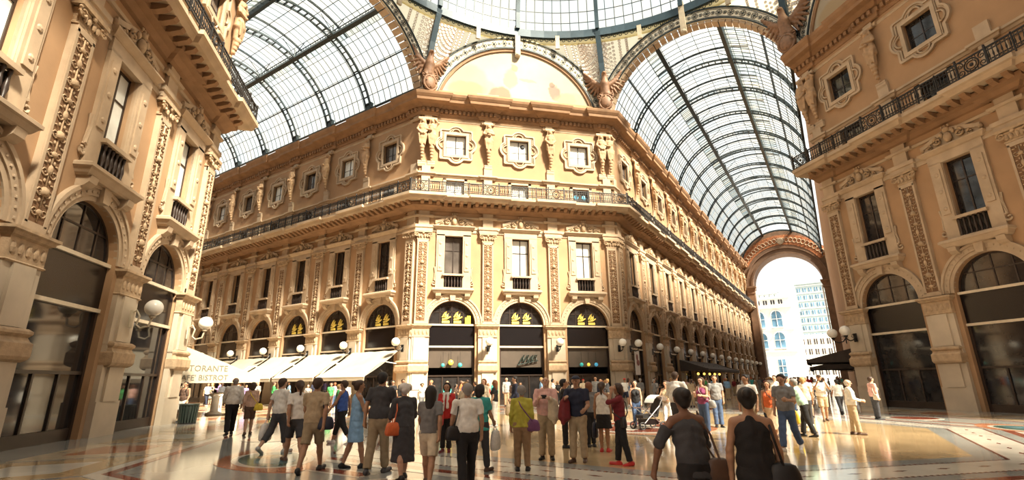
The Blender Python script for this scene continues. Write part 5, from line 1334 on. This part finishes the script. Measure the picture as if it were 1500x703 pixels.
        if hand:
            for j, L in enumerate((.070, .080, .074, .056)):
                o = pe-d2*.012+la*(.034-.0225*j); k1 = o+(d2*.9+nm*.35)*L*.55; k2 = k1+(d2*.55+nm*.8)*L*.5
                sk += [seg(o, k1, .0105, .0098), seg(k1, k2, .0098, .0085)]
            o = wr+d2*.03+la*.025; k1 = o+(la*.7+d2*.7+nm*.25)*.042; sk += [seg(o, k1, .0125, .011), seg(k1, k1+(d2*.9+nm*.3+la*.15)*.034, .011, .0095)]
        else: sk.append(seg(pe, pe+d2*.07+nm*.02, .024, .017, 1.3, la))
        arms_out.append((shd, e, wr, pe, d2))
        if top in ('tee', 'polo'): tp.append(seg(shd, shd+(e-shd)*.68, .068*w, .064, flat=2))
        elif top in ('long', 'jacket'): tp += [seg(shd, e, .066*w, .056), seg(e, wr-d2*.01, .056, .043, flat=2)]
        elif top == 'off': tp += [seg(shd+(e-shd)*.35, e, .066, .058, flat=1), seg(e, e+(wr-e)*.12, .058, .056, flat=2)]
        elif top == 'rolled': tp += [seg(shd, e, .064*w, .056), seg(e, e+(wr-e)*.25, .056, .052, flat=2)]
    # tops
    if top:
        g = .016
        tp += [seg(U(0,0,1.315), U(0,.005,1.2), .112*w+g, .110*w+g, 1.36), seg(U(0,.005,1.2), U(0,0,1.04), .110*w+g, waist+g, 1.3)]
        tp += [seg(U(0,0,1.04), np.array([0,-.005,hem])+up, waist+g, (.124+(.02 if top == 'jacket' else .008))*w+g*.5, 1.38, flat=2)] if hem < 1.04 else []
        if f: tp += [seg(U(.075,.085,1.29), U(.075,.105,1.27), .068), seg(U(-.075,.085,1.29), U(-.075,.105,1.27), .068)]
        if top not in ('tank', 'strap', 'off'): tp += [seg(U(0,-.012,1.45), U(-shw*.88,-.005,1.406), .068, .066), seg(U(0,-.012,1.45), U(shw*.88,-.005,1.406), .068, .066), seg(U(0,-.005,1.43), U(0,-.002,1.475), .078, .070, flat=2)]
        elif top == 'tank': tp += [seg(U(-.085,-.03,1.38), U(-.085,0,1.455), .05, .035), seg(U(.085,-.03,1.38), U(.085,0,1.455), .05, .035), seg(U(0,-.06,1.36), U(0,-.05,1.44), .07, .05)]
    if bottom in ('trousers', 'capri', 'shorts'): bt += [seg(np.array([0,-.008,1.0])+up, np.array([0,-.008,.87])+up, .128*w, .120*w, 1.38, flat=1)]
    elif bottom in ('skirt', 'dress'):
        fl = .03 if hemz > .4 else .02
        bt += [seg(np.array([0,-.005,1.03])+up, np.array([0,-.005,.86])+up, .118*w, .132*w, 1.36, flat=1), seg(np.array([0,-.005,.9])+up, np.array([0,.0,hemz])+up, .132*w, .135*w+fl, 1.36, flat=2)]
    s = 1.
    D['body'] = (sk, .022); D['top'] = (tp, .02); D['bottom'] = (bt, .022); D['hair'] = (hr, .02)
    out = {'body': blob('body', sk, h, None, .022)}
    if tp: out['top'] = blob('top', tp, h, None, .03, fold=.007)
    if bt: out['bottom'] = blob('bottom', bt, h*1.1, None, .03, fold=.006)
    cuts = []
    if hair not in ('hat', 'cap', 'balding'):
        n = Hd(0, .9, 1.56-.42)-hc; n /= np.linalg.norm(n); c = n@Hd(0, .05, 1.70); fcut = (*n, c)
        if hair in ('bob', 'long'): n = Hd(0, 1., 1.56-.12)-hc; n /= np.linalg.norm(n); fcut = (*n, n@Hd(0, .045, 1.70))
        cuts.append(fcut)
    elif hair == 'hat' or hair == 'cap':
        n = Hd(0, 0, 2.56)-hc; n /= np.linalg.norm(n); cuts.append((*n, n@Hd(0, 0, 1.685)))
    out['hair'] = blob('hair', hr, h*.9, None, .02, [(-a, -b_, -c_, -d) for a, b_, c_, d in cuts] if hair in ('hat', 'cap') else cuts)
    if shoe: out['shoe_a'] = blob('shoe', D['shoes'][0], h*.9, None, .02); out['shoe_b'] = blob('shoe', D['shoes'][1], h*.9, None, .02)
    if face: out['eyes'] = D['eyes']; out['mouth'] = D['mouth']
    info = dict(arms=arms_out, U=U, up=up, Hd=Hd, shw=shw, ank=ank)
    return out, info
NMAP = dict(body='body', hair='hair', shoe_a='shoe', shoe_b='shoe', eyes='eyes', mouth='mouth')
def dress_up(t, out, col, names):
    for k, me in out.items():
        if k in ('eyes', 'mouth'): link(k, me, t); continue
        o = link(names.get(k, NMAP.get(k, k)), me, t)
        if not me.materials: me.materials.append(None)
        o.material_slots[0].link = 'OBJECT'; o.material_slots[0].material = col[k]
def cols(skin, hair, top, bottom, shoe='black', hat=None):
    return dict(body=pm('skin', SKIN[skin], .55), hair=pm('cloth', CLO[hat]) if hat else pm('hair', HAIRC[hair], .6), top=pm('cloth', CLO[top] if isinstance(top, str) else top), bottom=pm('cloth', CLO[bottom] if isinstance(bottom, str) else bottom), shoe_a=pm('shoe', CLO[shoe], .5), shoe_b=pm('shoe', CLO[shoe], .5))
def bag_mesh(w, d, hgt, m, c=(0,0,0)):
    b = MB(); e = []
    rs = []
    for q, z in ((.70,0),(.95,.07),(1.,.3),(.90,.65),(.72,.92),(.40,1.)):
        rs.append([(c[0]+w/2*q*math.copysign(abs(math.cos(t))**.75, math.cos(t)), c[1]+d/2*q*math.copysign(abs(math.sin(t))**.75, math.sin(t)), c[2]+hgt*z) for t in [2*PI*(j+.5)/16 for j in range(16)]])
    b.rings(rs); return b.mesh('bag', m, True)
def add_bag(t, kind, info, colr, side=1):
    m = pm('leather', CLO[colr] if isinstance(colr, str) else colr, .5); U = info['U']; i = 0 if side > 0 else 1; up = info['up'][2]
    if kind in ('shoulder', 'cross'):
        dims = (.32, .14, .24); c = (side*.24, -.06, .80+up)
        link('shoulder_bag', bag_mesh(*dims, m, c), t)
        b = MB(); s0 = U(side*.15, .0, 1.50) if kind == 'shoulder' else U(-side*.10, 0, 1.51)
        if kind == 'shoulder': b.tube([(c[0], c[1]-.04, c[2]+.22), tuple(U(side*.19, -.12, 1.25)), tuple(s0), tuple(U(side*.19, .12, 1.25)), (c[0], c[1]+.06, c[2]+.22)], .013, 5)
        else: b.tube([(c[0], c[1]-.04, c[2]+.2), tuple(U(side*.14, -.165, 1.12)), tuple(U(-side*.02, -.16, 1.32)), tuple(s0), tuple(U(-side*.02, .16, 1.32)), tuple(U(side*.14, .165, 1.12)), (c[0], c[1]+.05, c[2]+.2)], .014, 5)
        link('strap', b.mesh('strap', m), t)
    elif kind in ('tote', 'carrier'):
        w = info['arms'][i][3]; c = (w[0]+side*.02, w[1], w[2]-.52)
        link('carrier_bag' if kind == 'carrier' else 'tote_bag', bag_mesh(.16, .34, .40, m, c), t); b = MB(); b.tube([(c[0], c[1]-.1, c[2]+.36), (w[0], w[1], w[2]-.02), (c[0], c[1]+.1, c[2]+.36)], .011, 5); link('handle', b.mesh('handle', m), t)
    elif kind == 'backpack':
        p = U(0, -.20, 1.02); link('backpack', bag_mesh(.32, .20, .42, m, (p[0], p[1], p[2])), t); b = MB()
        for sg in (-1, 1): b.tube([tuple(U(sg*.11, -.17, 1.40)), tuple(U(sg*.11, .0, 1.50)), tuple(U(sg*.12, .15, 1.38)), tuple(U(sg*.16, .10, 1.15)), tuple(U(sg*.14, -.16, 1.08))], .018, 5)
        link('strap', b.mesh('strap', m), t)
    elif kind == 'coat':                   # garment carried over the forearm
        e, w = info['arms'][i][1], info['arms'][i][2]; p = (e+w)/2
        me = blob('carried_jacket', [seg(e, w, .065, .06), seg(p+[0,0,-.02], p+[side*.02,.02,-.30], .085, .11, 1.3), seg(p+[0,.05,-.05], p+[side*.03,.08,-.42], .06, .05), seg(p+[0,-.05,-.05], p+[side*.01,-.06,-.36], .07, .06)], .016, m, .04); link('carried_jacket', me, t)
    elif kind == 'scarf':
        me = blob('scarf', [seg(U(-.07,.05,1.47), U(.07,.05,1.47), .045), seg(U(0,-.05,1.5), U(0,-.06,1.5), .06), seg(U(.05,.11,1.45), U(.07,.16,1.05), .035, .04), seg(U(-.05,.11,1.45), U(-.05,.165,1.12), .035, .04)], .015, m, .02); link('scarf', me, t)
    elif kind == 'camera':
        p = (info['arms'][0][3]+info['arms'][1][3])/2; b = MB(); b.box(p[0]-.06, p[0]+.06, p[1]-.02, p[1]+.03, p[2]-.03, p[2]+.05); link('camera_body', b.mesh('camera_body', m), t)
def away(x, y): return math.atan2(y-CAMP[1], x-CAMP[0])-PI/2
def conv(x, y): return (CAMP[0]+.976*(x-5.146), CAMP[1]+.976*(y+14.589))
def person(lab, x, y, H, face, C, kw, bags=(), h=.0175, grp=None, names=None, cv=True):
    if cv: x, y = conv(x, y)
    if cv: H *= .976
    out, info = person_meshes(h, **kw)
    t = empty('person', (x, y, 0), away(x, y)+rad(face)); t.scale = (H/1.752,)*3; tag(t, lab, 'person', grp)
    nm = dict(top=dict(tee='t_shirt', polo='polo_shirt', long='shirt', jacket='jacket', rolled='shirt', tank='tank_top', strap='top', off='top').get(kw.get('top', 'tee'), 'top'), bottom=kw.get('bottom', 'trousers'))
    if kw.get('hair') in ('hat', 'cap'): nm['hair'] = kw['hair'] if kw['hair'] == 'hat' else 'baseball_cap'
    if names: nm.update(names)
    dress_up(t, out, C, nm)
    for b in bags: add_bag(t, b[0], info, b[1], b[2] if len(b) > 2 else 1)
    return t, info
ST0 = ((0,0),(0,0)); WK = ((22,5),(-18,14)); WK2 = ((-18,16),(20,4)); WK3 = ((12,3),(-10,8)); REL = ((2,8,12,4),(-2,8,14,4)); SW = ((-20,8,15,4),(22,8,22,6)); SW2 = ((24,8,22,6),(-20,8,14,4))
HOLD = ((25,6,95,25),(22,6,100,28)); 
P = person
P('man in white shirt and black trousers walking away on the left beside patterned-blouse woman', -12.56, -5.04, 1.87, 8, cols('tan','grey','white','black'), dict(legs=WK3, arms=SW, top='long', hair='balding', head=(0,0), wide=1.08))
P('woman in patterned blouse and brown shorts walking away with yellow bag', -11.97, -4.73, 1.70, 0, cols('light','brown','blouse','brown','brown'), dict(sex='f', legs=WK3, arms=((5,6,15,4),(-10,10,15,2)), top='rolled', bottom='shorts', hair='bob'), [('cross', 'yellow', 1)])
P('person in brown vest standing behind the litter bin', -20.6, -3.0, 1.77, 150, cols('tan','black','brown','white'), dict(top='tank', bottom='shorts', hair='short', arms=((10,10,60,20),(5,10,20,5))), [('backpack', 'black')])
P('person in white shirt standing near the white menu stand', -26.6, -.6, 1.75, 60, cols('light','brown','white','black'), dict(top='tee', hair='short', legs=((8,0),(-6,4))))
P('woman with ginger hair leaning on the white menu stand', -24.3, 1.5, 1.62, 150, cols('light','red','cream','white'), dict(sex='f', top='tee', hair='long', bottom='skirt', hemz=.5, arms=HOLD))
P('person in white t-shirt striding with white carrier bag and running shoes on the left', -6.88, -6.89, 1.80, -50, cols('light','brown','white','charcoal','lightgrey'), dict(top='tee', bottom='capri', hair='short', legs=((16,5),(-18,22)), arms=SW2), [('carrier', 'white', -1)])
P('woman in white t-shirt and dark shorts walking away, bare legs', -5.23, -7.52, 1.75, 15, cols('tan','brown','white','charcoal','brown'), dict(sex='f', top='tee', bottom='shorts', hair='pony', legs=WK2, arms=SW2))
P('tall man in beige t-shirt and brown shorts with dark backpack over one side', -3.76, -8.12, 1.80, -20, cols('tan','brown','beige','khaki','black'), dict(top='tee', bottom='shorts', hair='short', legs=WK, arms=SW), [('shoulder', 'navy', 1)])
P('fair-haired boy in bright green jacket facing right', -13.19, -.19, 1.58, -100, cols('light','blond','green','black'), dict(top='jacket', hair='short', arms=((15,8,70,10),(10,8,60,10))), [('scarf', 'white')])
P('person in blue sleeveless top and black cropped trousers walking left', -7.05, -4.84, 1.76, 60, cols('tan','brown','blue','black','white'), dict(sex='f', top='tank', bottom='capri', hair='short', legs=WK, arms=SW))
P('woman in light blue dress walking right in sandals', -3.39, -7.38, 1.70, -75, cols('tan','brown','skyblue','skyblue','black'), dict(sex='f', top='tank', bottom='dress', hemz=.52, hair='bun', legs=WK3, arms=((20,6,60,10),(-5,8,30,4))), names=dict(top='dress_bodice', bottom='dress_skirt'))
P('man in charcoal polo shirt and khaki trousers walking away', -2.52, -7.57, 1.85, -25, cols('tan','black','charcoal','khaki','charcoal'), dict(top='polo', hair='short', legs=WK3, arms=SW2, lean=4, wide=1.05))
P('elderly woman in long dark grey dress with white hair and orange bag', -1.65, -7.76, 1.64, 20, cols('light','white','charcoal','charcoal','black'), dict(sex='f', top='rolled', bottom='dress', hemz=.32, hair='curly', wide=1.12, lean=6, legs=WK3, arms=((10,8,50,10),(10,10,40,5))), [('shoulder', 'orange', -1)], names=dict(top='dress_bodice', bottom='dress_skirt'))
P('dark-haired woman in grey t-shirt and pale shorts walking away at centre', -.89, -7.92, 1.62, -10, cols('tan','black','grey','cream','brown'), dict(sex='f', top='tee', bottom='shorts', hair='long', legs=WK2, arms=SW))
P('woman in red jacket with white scarf facing the camera', -3.30, -4.66, 1.62, 170, cols('tan','black','red','black','darkred'), dict(sex='f', top='jacket', hem=.84, hair='bob', arms=((20,6,80,25),(5,8,20,5))), [('scarf', 'white'), ('tote', 'red', 1)])
P('grey-haired man in white t-shirt and black trousers seen from behind, nearest at centre', -.20, -7.77, 1.62, 8, cols('tan','grey','white','black'), dict(top='tee', hair='short', wide=1.1, legs=WK3, arms=((-8,10,12,4),(10,10,14,4))), [('shoulder', 'black', -1)])
P('woman in teal top and white tunic beside the grey-haired man', -.89, -6.49, 1.60, -30, cols('tan','black','teal','charcoal','brown'), dict(sex='f', top='tee', hem=.82, bottom='trousers', hair='bob', legs=WK3, arms=((10,10,40,10),(0,10,15,5)), wide=1.1), [('tote', 'white', 1)])
P('grey-haired woman in yellow-green cardigan and khaki trousers with purple bag, back turned', -.26, -5.96, 1.56, 0, cols('tan','grey','lime',(.30,.19,.10),'black'), dict(sex='f', top='long', hem=.88, hair='short', wide=1.06, arms=((0,9,8,2),(0,10,8,0)), stance=.12), [('cross', 'purple', 1)], h=.014)
P('man in pale pink shirt and beige trousers holding pale jacket, looking up', -.54, -4.49, 1.74, 175, cols('light','brown','pink','beige','black'), dict(top='long', hair='balding', head=(0,18), arms=HOLD, wide=1.05, stance=.12), [('coat', 'cream', -1), ('camera', 'black')], h=.014)
P('man in black clothes half hidden behind the pink-shirted man', -1.05, -2.60, 1.68, -90, cols('tan','black','black','black'), dict(top='tee', hair='short', arms=REL), [('shoulder', 'charcoal', 1)])
P('man in navy polo shirt and cap with dark red jacket on his arm', .23, -4.49, 1.74, 165, cols('tan','brown','navy','beige','brown', hat='navy'), dict(top='polo', hair='cap', arms=((22,10,100,25),(10,10,60,10)), wide=1.1, stance=.12, legs=((4,0),(-4,0))), [('coat', 'darkred', 1)], h=.014)
P('woman in white tank top and black skirt with navy tote bag, back turned', .11, -2.81, 1.60, -10, cols('tan','brown','white','black','red'), dict(sex='f', top='tank', bottom='skirt', hemz=.58, hair='pony', arms=((0,8,14,4),(5,12,20,0))), [('tote', 'navy', -1)])
P('person in grey t-shirt and black trousers next to the navy tote bag', -.54, -2.17, 1.60, 30, cols('light','red','grey','black'), dict(sex='f', top='tee', hair='bob'))
P('woman in dark red top and black trousers shading her eyes with one hand', 1.17, -4.45, 1.58, 95, cols('tan','brown','darkred','black','red'), dict(sex='f', top='rolled', hem=.93, hair='bob', arms=((0,8,12,4),(75,20,125,15)), legs=((6,0),(-8,6))), [('cross', 'black', -1)], h=.014)
P('dark-haired woman in black strapless top and jeans walking towards the camera', -1.31, 3.58, 1.63, 180, cols('light','black','black','jeans','black'), dict(sex='f', top='strap', hair='long', legs=WK3, arms=REL))
P('woman in black top and white trousers beside the man in the dark suit', -6.15, 1.50, 1.68, 70, cols('light','red','black','white','white'), dict(sex='f', top='tee', hair='long', arms=((5,8,30,8),(0,8,20,4))))
P('man in dark suit jacket and pale trousers with tan bag', -5.6, 2.1, 1.81, 100, cols('light','black','navy','cream','black'), dict(top='jacket', hem=.82, hair='short', arms=((5,8,20,4),(5,8,40,6))), [('tote', 'beige', -1)])
P('ginger-haired woman in pale blouse left of the black-topped woman', -7.06, 2.04, 1.74, 150, cols('light','red','cream','jeans'), dict(sex='f', top='rolled', hair='bob'))
P('woman in khaki vest and white trousers pushing the pushchair', -.28, 3.92, 1.60, 160, cols('tan','brown','khaki','white','white'), dict(sex='f', top='tank', hair='pony', legs=WK3, bottom='capri', arms=((30,8,35,6),(30,8,35,6))), [('shoulder', 'black', 1)])
P('broad man in white shirt seen from behind right of the pushchair', .93, .85, 1.86, -20, cols('tan','brown','white','charcoal'), dict(top='long', hair='short', wide=1.1, arms=((20,15,70,10),(10,10,40,6))))
P('woman in plum patterned top and jeans holding a bag at her waist', 1.33, 2.32, 1.70, 150, cols('light','brown','plum','jeans','pink'), dict(sex='f', top='tank', hair='bob', arms=((25,6,90,25),(20,8,80,20))), [('cross', 'lightgrey', -1)])
P('man in grey t-shirt and jeans behind the woman in plum', 1.23, 4.83, 1.77, 190, cols('tan','brown','grey','jeans'), dict(top='tee', hair='short'))
lg, li = P('man in white t-shirt with orange sun print and beige shorts', 2.85, .94, 1.75, 165, cols('tan','black','white','beige','brown'), dict(top='tee', bottom='shorts', hair='short', head=(-35,0), arms=REL, stance=.12), h=.014)
b = MB(); b.ball((0, .166, 1.27), .06, .012, .05, 12, 6)
for i in range(9): a = 2*PI*i/9; b.ball((.085*math.cos(a), .160, 1.27+.075*math.sin(a)), .022, .012, .02, 6, 4)
link('shirt_print', b.mesh('shirt_print', pm('cloth', (.85, .42, .04))), lg)
P('woman in orange-red top and cream patterned skirt', 3.20, 2.43, 1.57, 175, cols('tan','brown','orange',(.62,.45,.30),'brown'), dict(sex='f', top='tank', hem=.90, bottom='skirt', hemz=.22, hair='bob', arms=((0,8,10,3),(10,8,30,8))), [('cross', 'brown', -1)])
P('man in grey t-shirt, jeans and white trainers walking towards the camera', 3.87, -.50, 1.78, 160, cols('tan','black','grey','jeans','white'), dict(top='tee', hair='short', legs=((20,4),(-16,20)), arms=((5,8,20,6),(20,12,75,20)), head=(0,-10)), h=.014)
P('man in green and white shirt stooping over a yellow bag', 4.05, 2.9, 1.66, 75, cols('tan','grey','mint','black','black'), dict(top='rolled', hair='short', lean=18, arms=((10,8,30,6),(20,8,40,6)), legs=WK3), [('carrier', 'yellow', 1)])
P('man in white t-shirt and beige shorts holding camera to his face', 4.34, 9.28, 1.76, 190, cols('tan','brown','white','beige','brown'), dict(top='tee', bottom='shorts', hair='cap', legs=WK3, arms=((45,15,110,30),(45,15,110,30))), [('camera', 'black')])
P('person in white t-shirt and dark trousers walking away on the right', 4.86, 13.88, 1.60, 20, cols('tan','black','white','charcoal'), dict(top='tee', hair='short', legs=WK, arms=SW))
P('elderly man in white shirt and beige trousers carrying dark jacket on the right', 5.24, 4.11, 1.59, -80, cols('light','white','white','beige','brown'), dict(top='long', hair='balding', wide=1.1, arms=((5,8,70,10),(5,8,70,15)), legs=((5,0),(-4,2))), [('coat', 'charcoal', -1)])
P('person in pale pink shirt by the dark pier at far right', 6.1, 11.08, 1.66, -60, cols('light','brown','pink','charcoal'), dict(top='long', hair='short'), [('shoulder', 'cream', 1)])
P('person in cream blouse behind the red-jacketed woman', -4.9, -1.88, 1.63, 20, cols('light','blond','cream','brown'), dict(sex='f', top='rolled', hair='bob'))
P('dark-haired woman in off-shoulder charcoal top nearest right, stepping left', 3.80, -9.3, 1.62, 25, cols('dark','black','charcoal','black','black'), dict(sex='f', top='off', hem=.84, bottom='trousers', hair='bun', lean=12, legs=WK, arms=((20,14,30,6),(-6,36,14,0))), [('shoulder', 'brown', 1)], h=.0115)
P('dark-haired woman in black tank top with bare arms nearest right, back turned', 4.34, -9.2, 1.60, 4, cols('tan','black','black','black','black'), dict(sex='f', top='tank', bottom='trousers', hem=.84, hair='bun', wide=1.02, legs=WK2, arms=((4,12,20,4),(-2,13,14,4))), [('shoulder', 'black', 1)], h=.0115)

# ---- the crowd farther back: a few figures, copied with their own clothes and places
ARCH = []
for kw in (dict(top='tee', hair='short', legs=WK3, arms=REL), dict(sex='f', top='tank', hair='long', bottom='skirt', hemz=.5, arms=HOLD), dict(top='long', hair='short', arms=((5,8,20,5),(20,8,90,20))), dict(sex='f', top='tee', hair='bob', legs=WK, arms=SW),
           dict(top='polo', hair='cap', bottom='shorts', legs=WK2, arms=SW2), dict(sex='f', top='rolled', hair='pony', bottom='trousers', arms=((0,8,14,4),(0,8,10,4))), dict(top='jacket', hair='balding', hem=.84, arms=REL), dict(sex='f', top='tee', hair='curly', bottom='capri', legs=WK3, arms=SW)):
    ARCH.append((person_meshes(.024, hand=True, face=True, **kw)[0], kw))
rc = random.Random(21)
TOPW = {'tee': 't-shirt', 'tank': 'tank top', 'long': 'shirt', 'polo': 'polo shirt', 'rolled': 'blouse', 'jacket': 'jacket'}
CN = dict(lightgrey='light grey', darkred='dark red', skyblue='light blue', lime='yellow-green', jeans='denim', mint='pale green', blouse='rose')
used = set()
def crowd(n, zone, place, grp, hs=(1.56, 1.82), facing=None):
    k = 0; tries = 0; pts = []
    while k < n and tries < 3000:
        tries += 1; x, y = place(rc)
        if any((x-a)**2+(y-b_)**2 < .30 for a, b_ in PTS): continue
        PTS.append((x, y)); pts.append((x, y)); k += 1
    pts.sort(key=lambda p: math.atan2(p[0]-CAMP[0], p[1]-CAMP[1]))
    for i, (x, y) in enumerate(pts):
        out, kw = rc.choice(ARCH)
        tc = rc.choice(['white','white','white','black','black','grey','navy','red','darkred','skyblue','beige','cream','pink','teal','orange','charcoal','blue','lilac','green','lightgrey','brown']); bc = rc.choice(['black','charcoal','jeans','navy','beige','khaki','white','brown','grey'])
        hc = rc.choice(['black','brown','brown','blond','grey','red','black']); cap = kw.get('hair') == 'cap'; sx = 'woman' if kw.get('sex') == 'f' else 'man'
        th = away(x, y)+rad(facing(rc) if facing else rc.choice((0, 180, 90, -90, 150, -150, 200)))
        t = empty('person', (x, y, 0), th); H = rc.uniform(*hs)*(.95 if sx == 'woman' else 1); t.scale = (H/1.752,)*3
        lab = '%s in %s %s, %s from the left %s' % (sx, CN.get(tc, tc), TOPW[kw['top']], ordn(i), zone); tag(t, lab, 'person', grp)
        C = cols(rc.choice(('light','tan','tan')), hc, tc, bc, rc.choice(('black','brown','white')), hat=rc.choice(('white','navy','red')) if cap else None)
        nm = dict(top={'tee':'t_shirt','tank':'tank_top','long':'shirt','polo':'polo_shirt','rolled':'blouse','jacket':'jacket'}[kw['top']], bottom=kw.get('bottom', 'trousers'))
        if cap: nm['hair'] = 'baseball_cap'
        dress_up(t, out, C, nm)
PTS = [(o.location.x, o.location.y) for o in bpy.data.objects if o.name.startswith('person')]
def strip(f, s0, s1, d0, d1):
    return lambda r: fpos(f, r.uniform(s0, s1), r.uniform(d0, d1))[:2]
crowd(16, 'under the cream awnings', strip('left', -18.5, -2.2, 2.9, 5.2), 'people under the cream awnings')
crowd(30, 'before the sunlit front', strip('front', -7.6, 7.4, 1.4, 6.5), 'people before the sunlit front')
crowd(22, 'along the near right wing', lambda r: (r.uniform(-6.2, -1.0), r.uniform(10, 26)), 'people along the right wing')
crowd(28, 'halfway down the right arm', lambda r: (r.uniform(-6.2, 4.5), r.uniform(26, 46)), 'people down the right arm')
crowd(44, 'before the far arch', lambda r: (r.uniform(-5.5, 6.2), r.uniform(46, 84)), 'distant people before the far arch')
crowd(8, 'by the dark right building', lambda r: (r.uniform(3.2, 6.4), r.uniform(2, 17)), 'people by the dark right building')
crowd(7, 'behind the left-hand walkers', lambda r: (r.uniform(-16.5, -9), r.uniform(-1.5, 4.5)), 'people behind the walkers on the left')
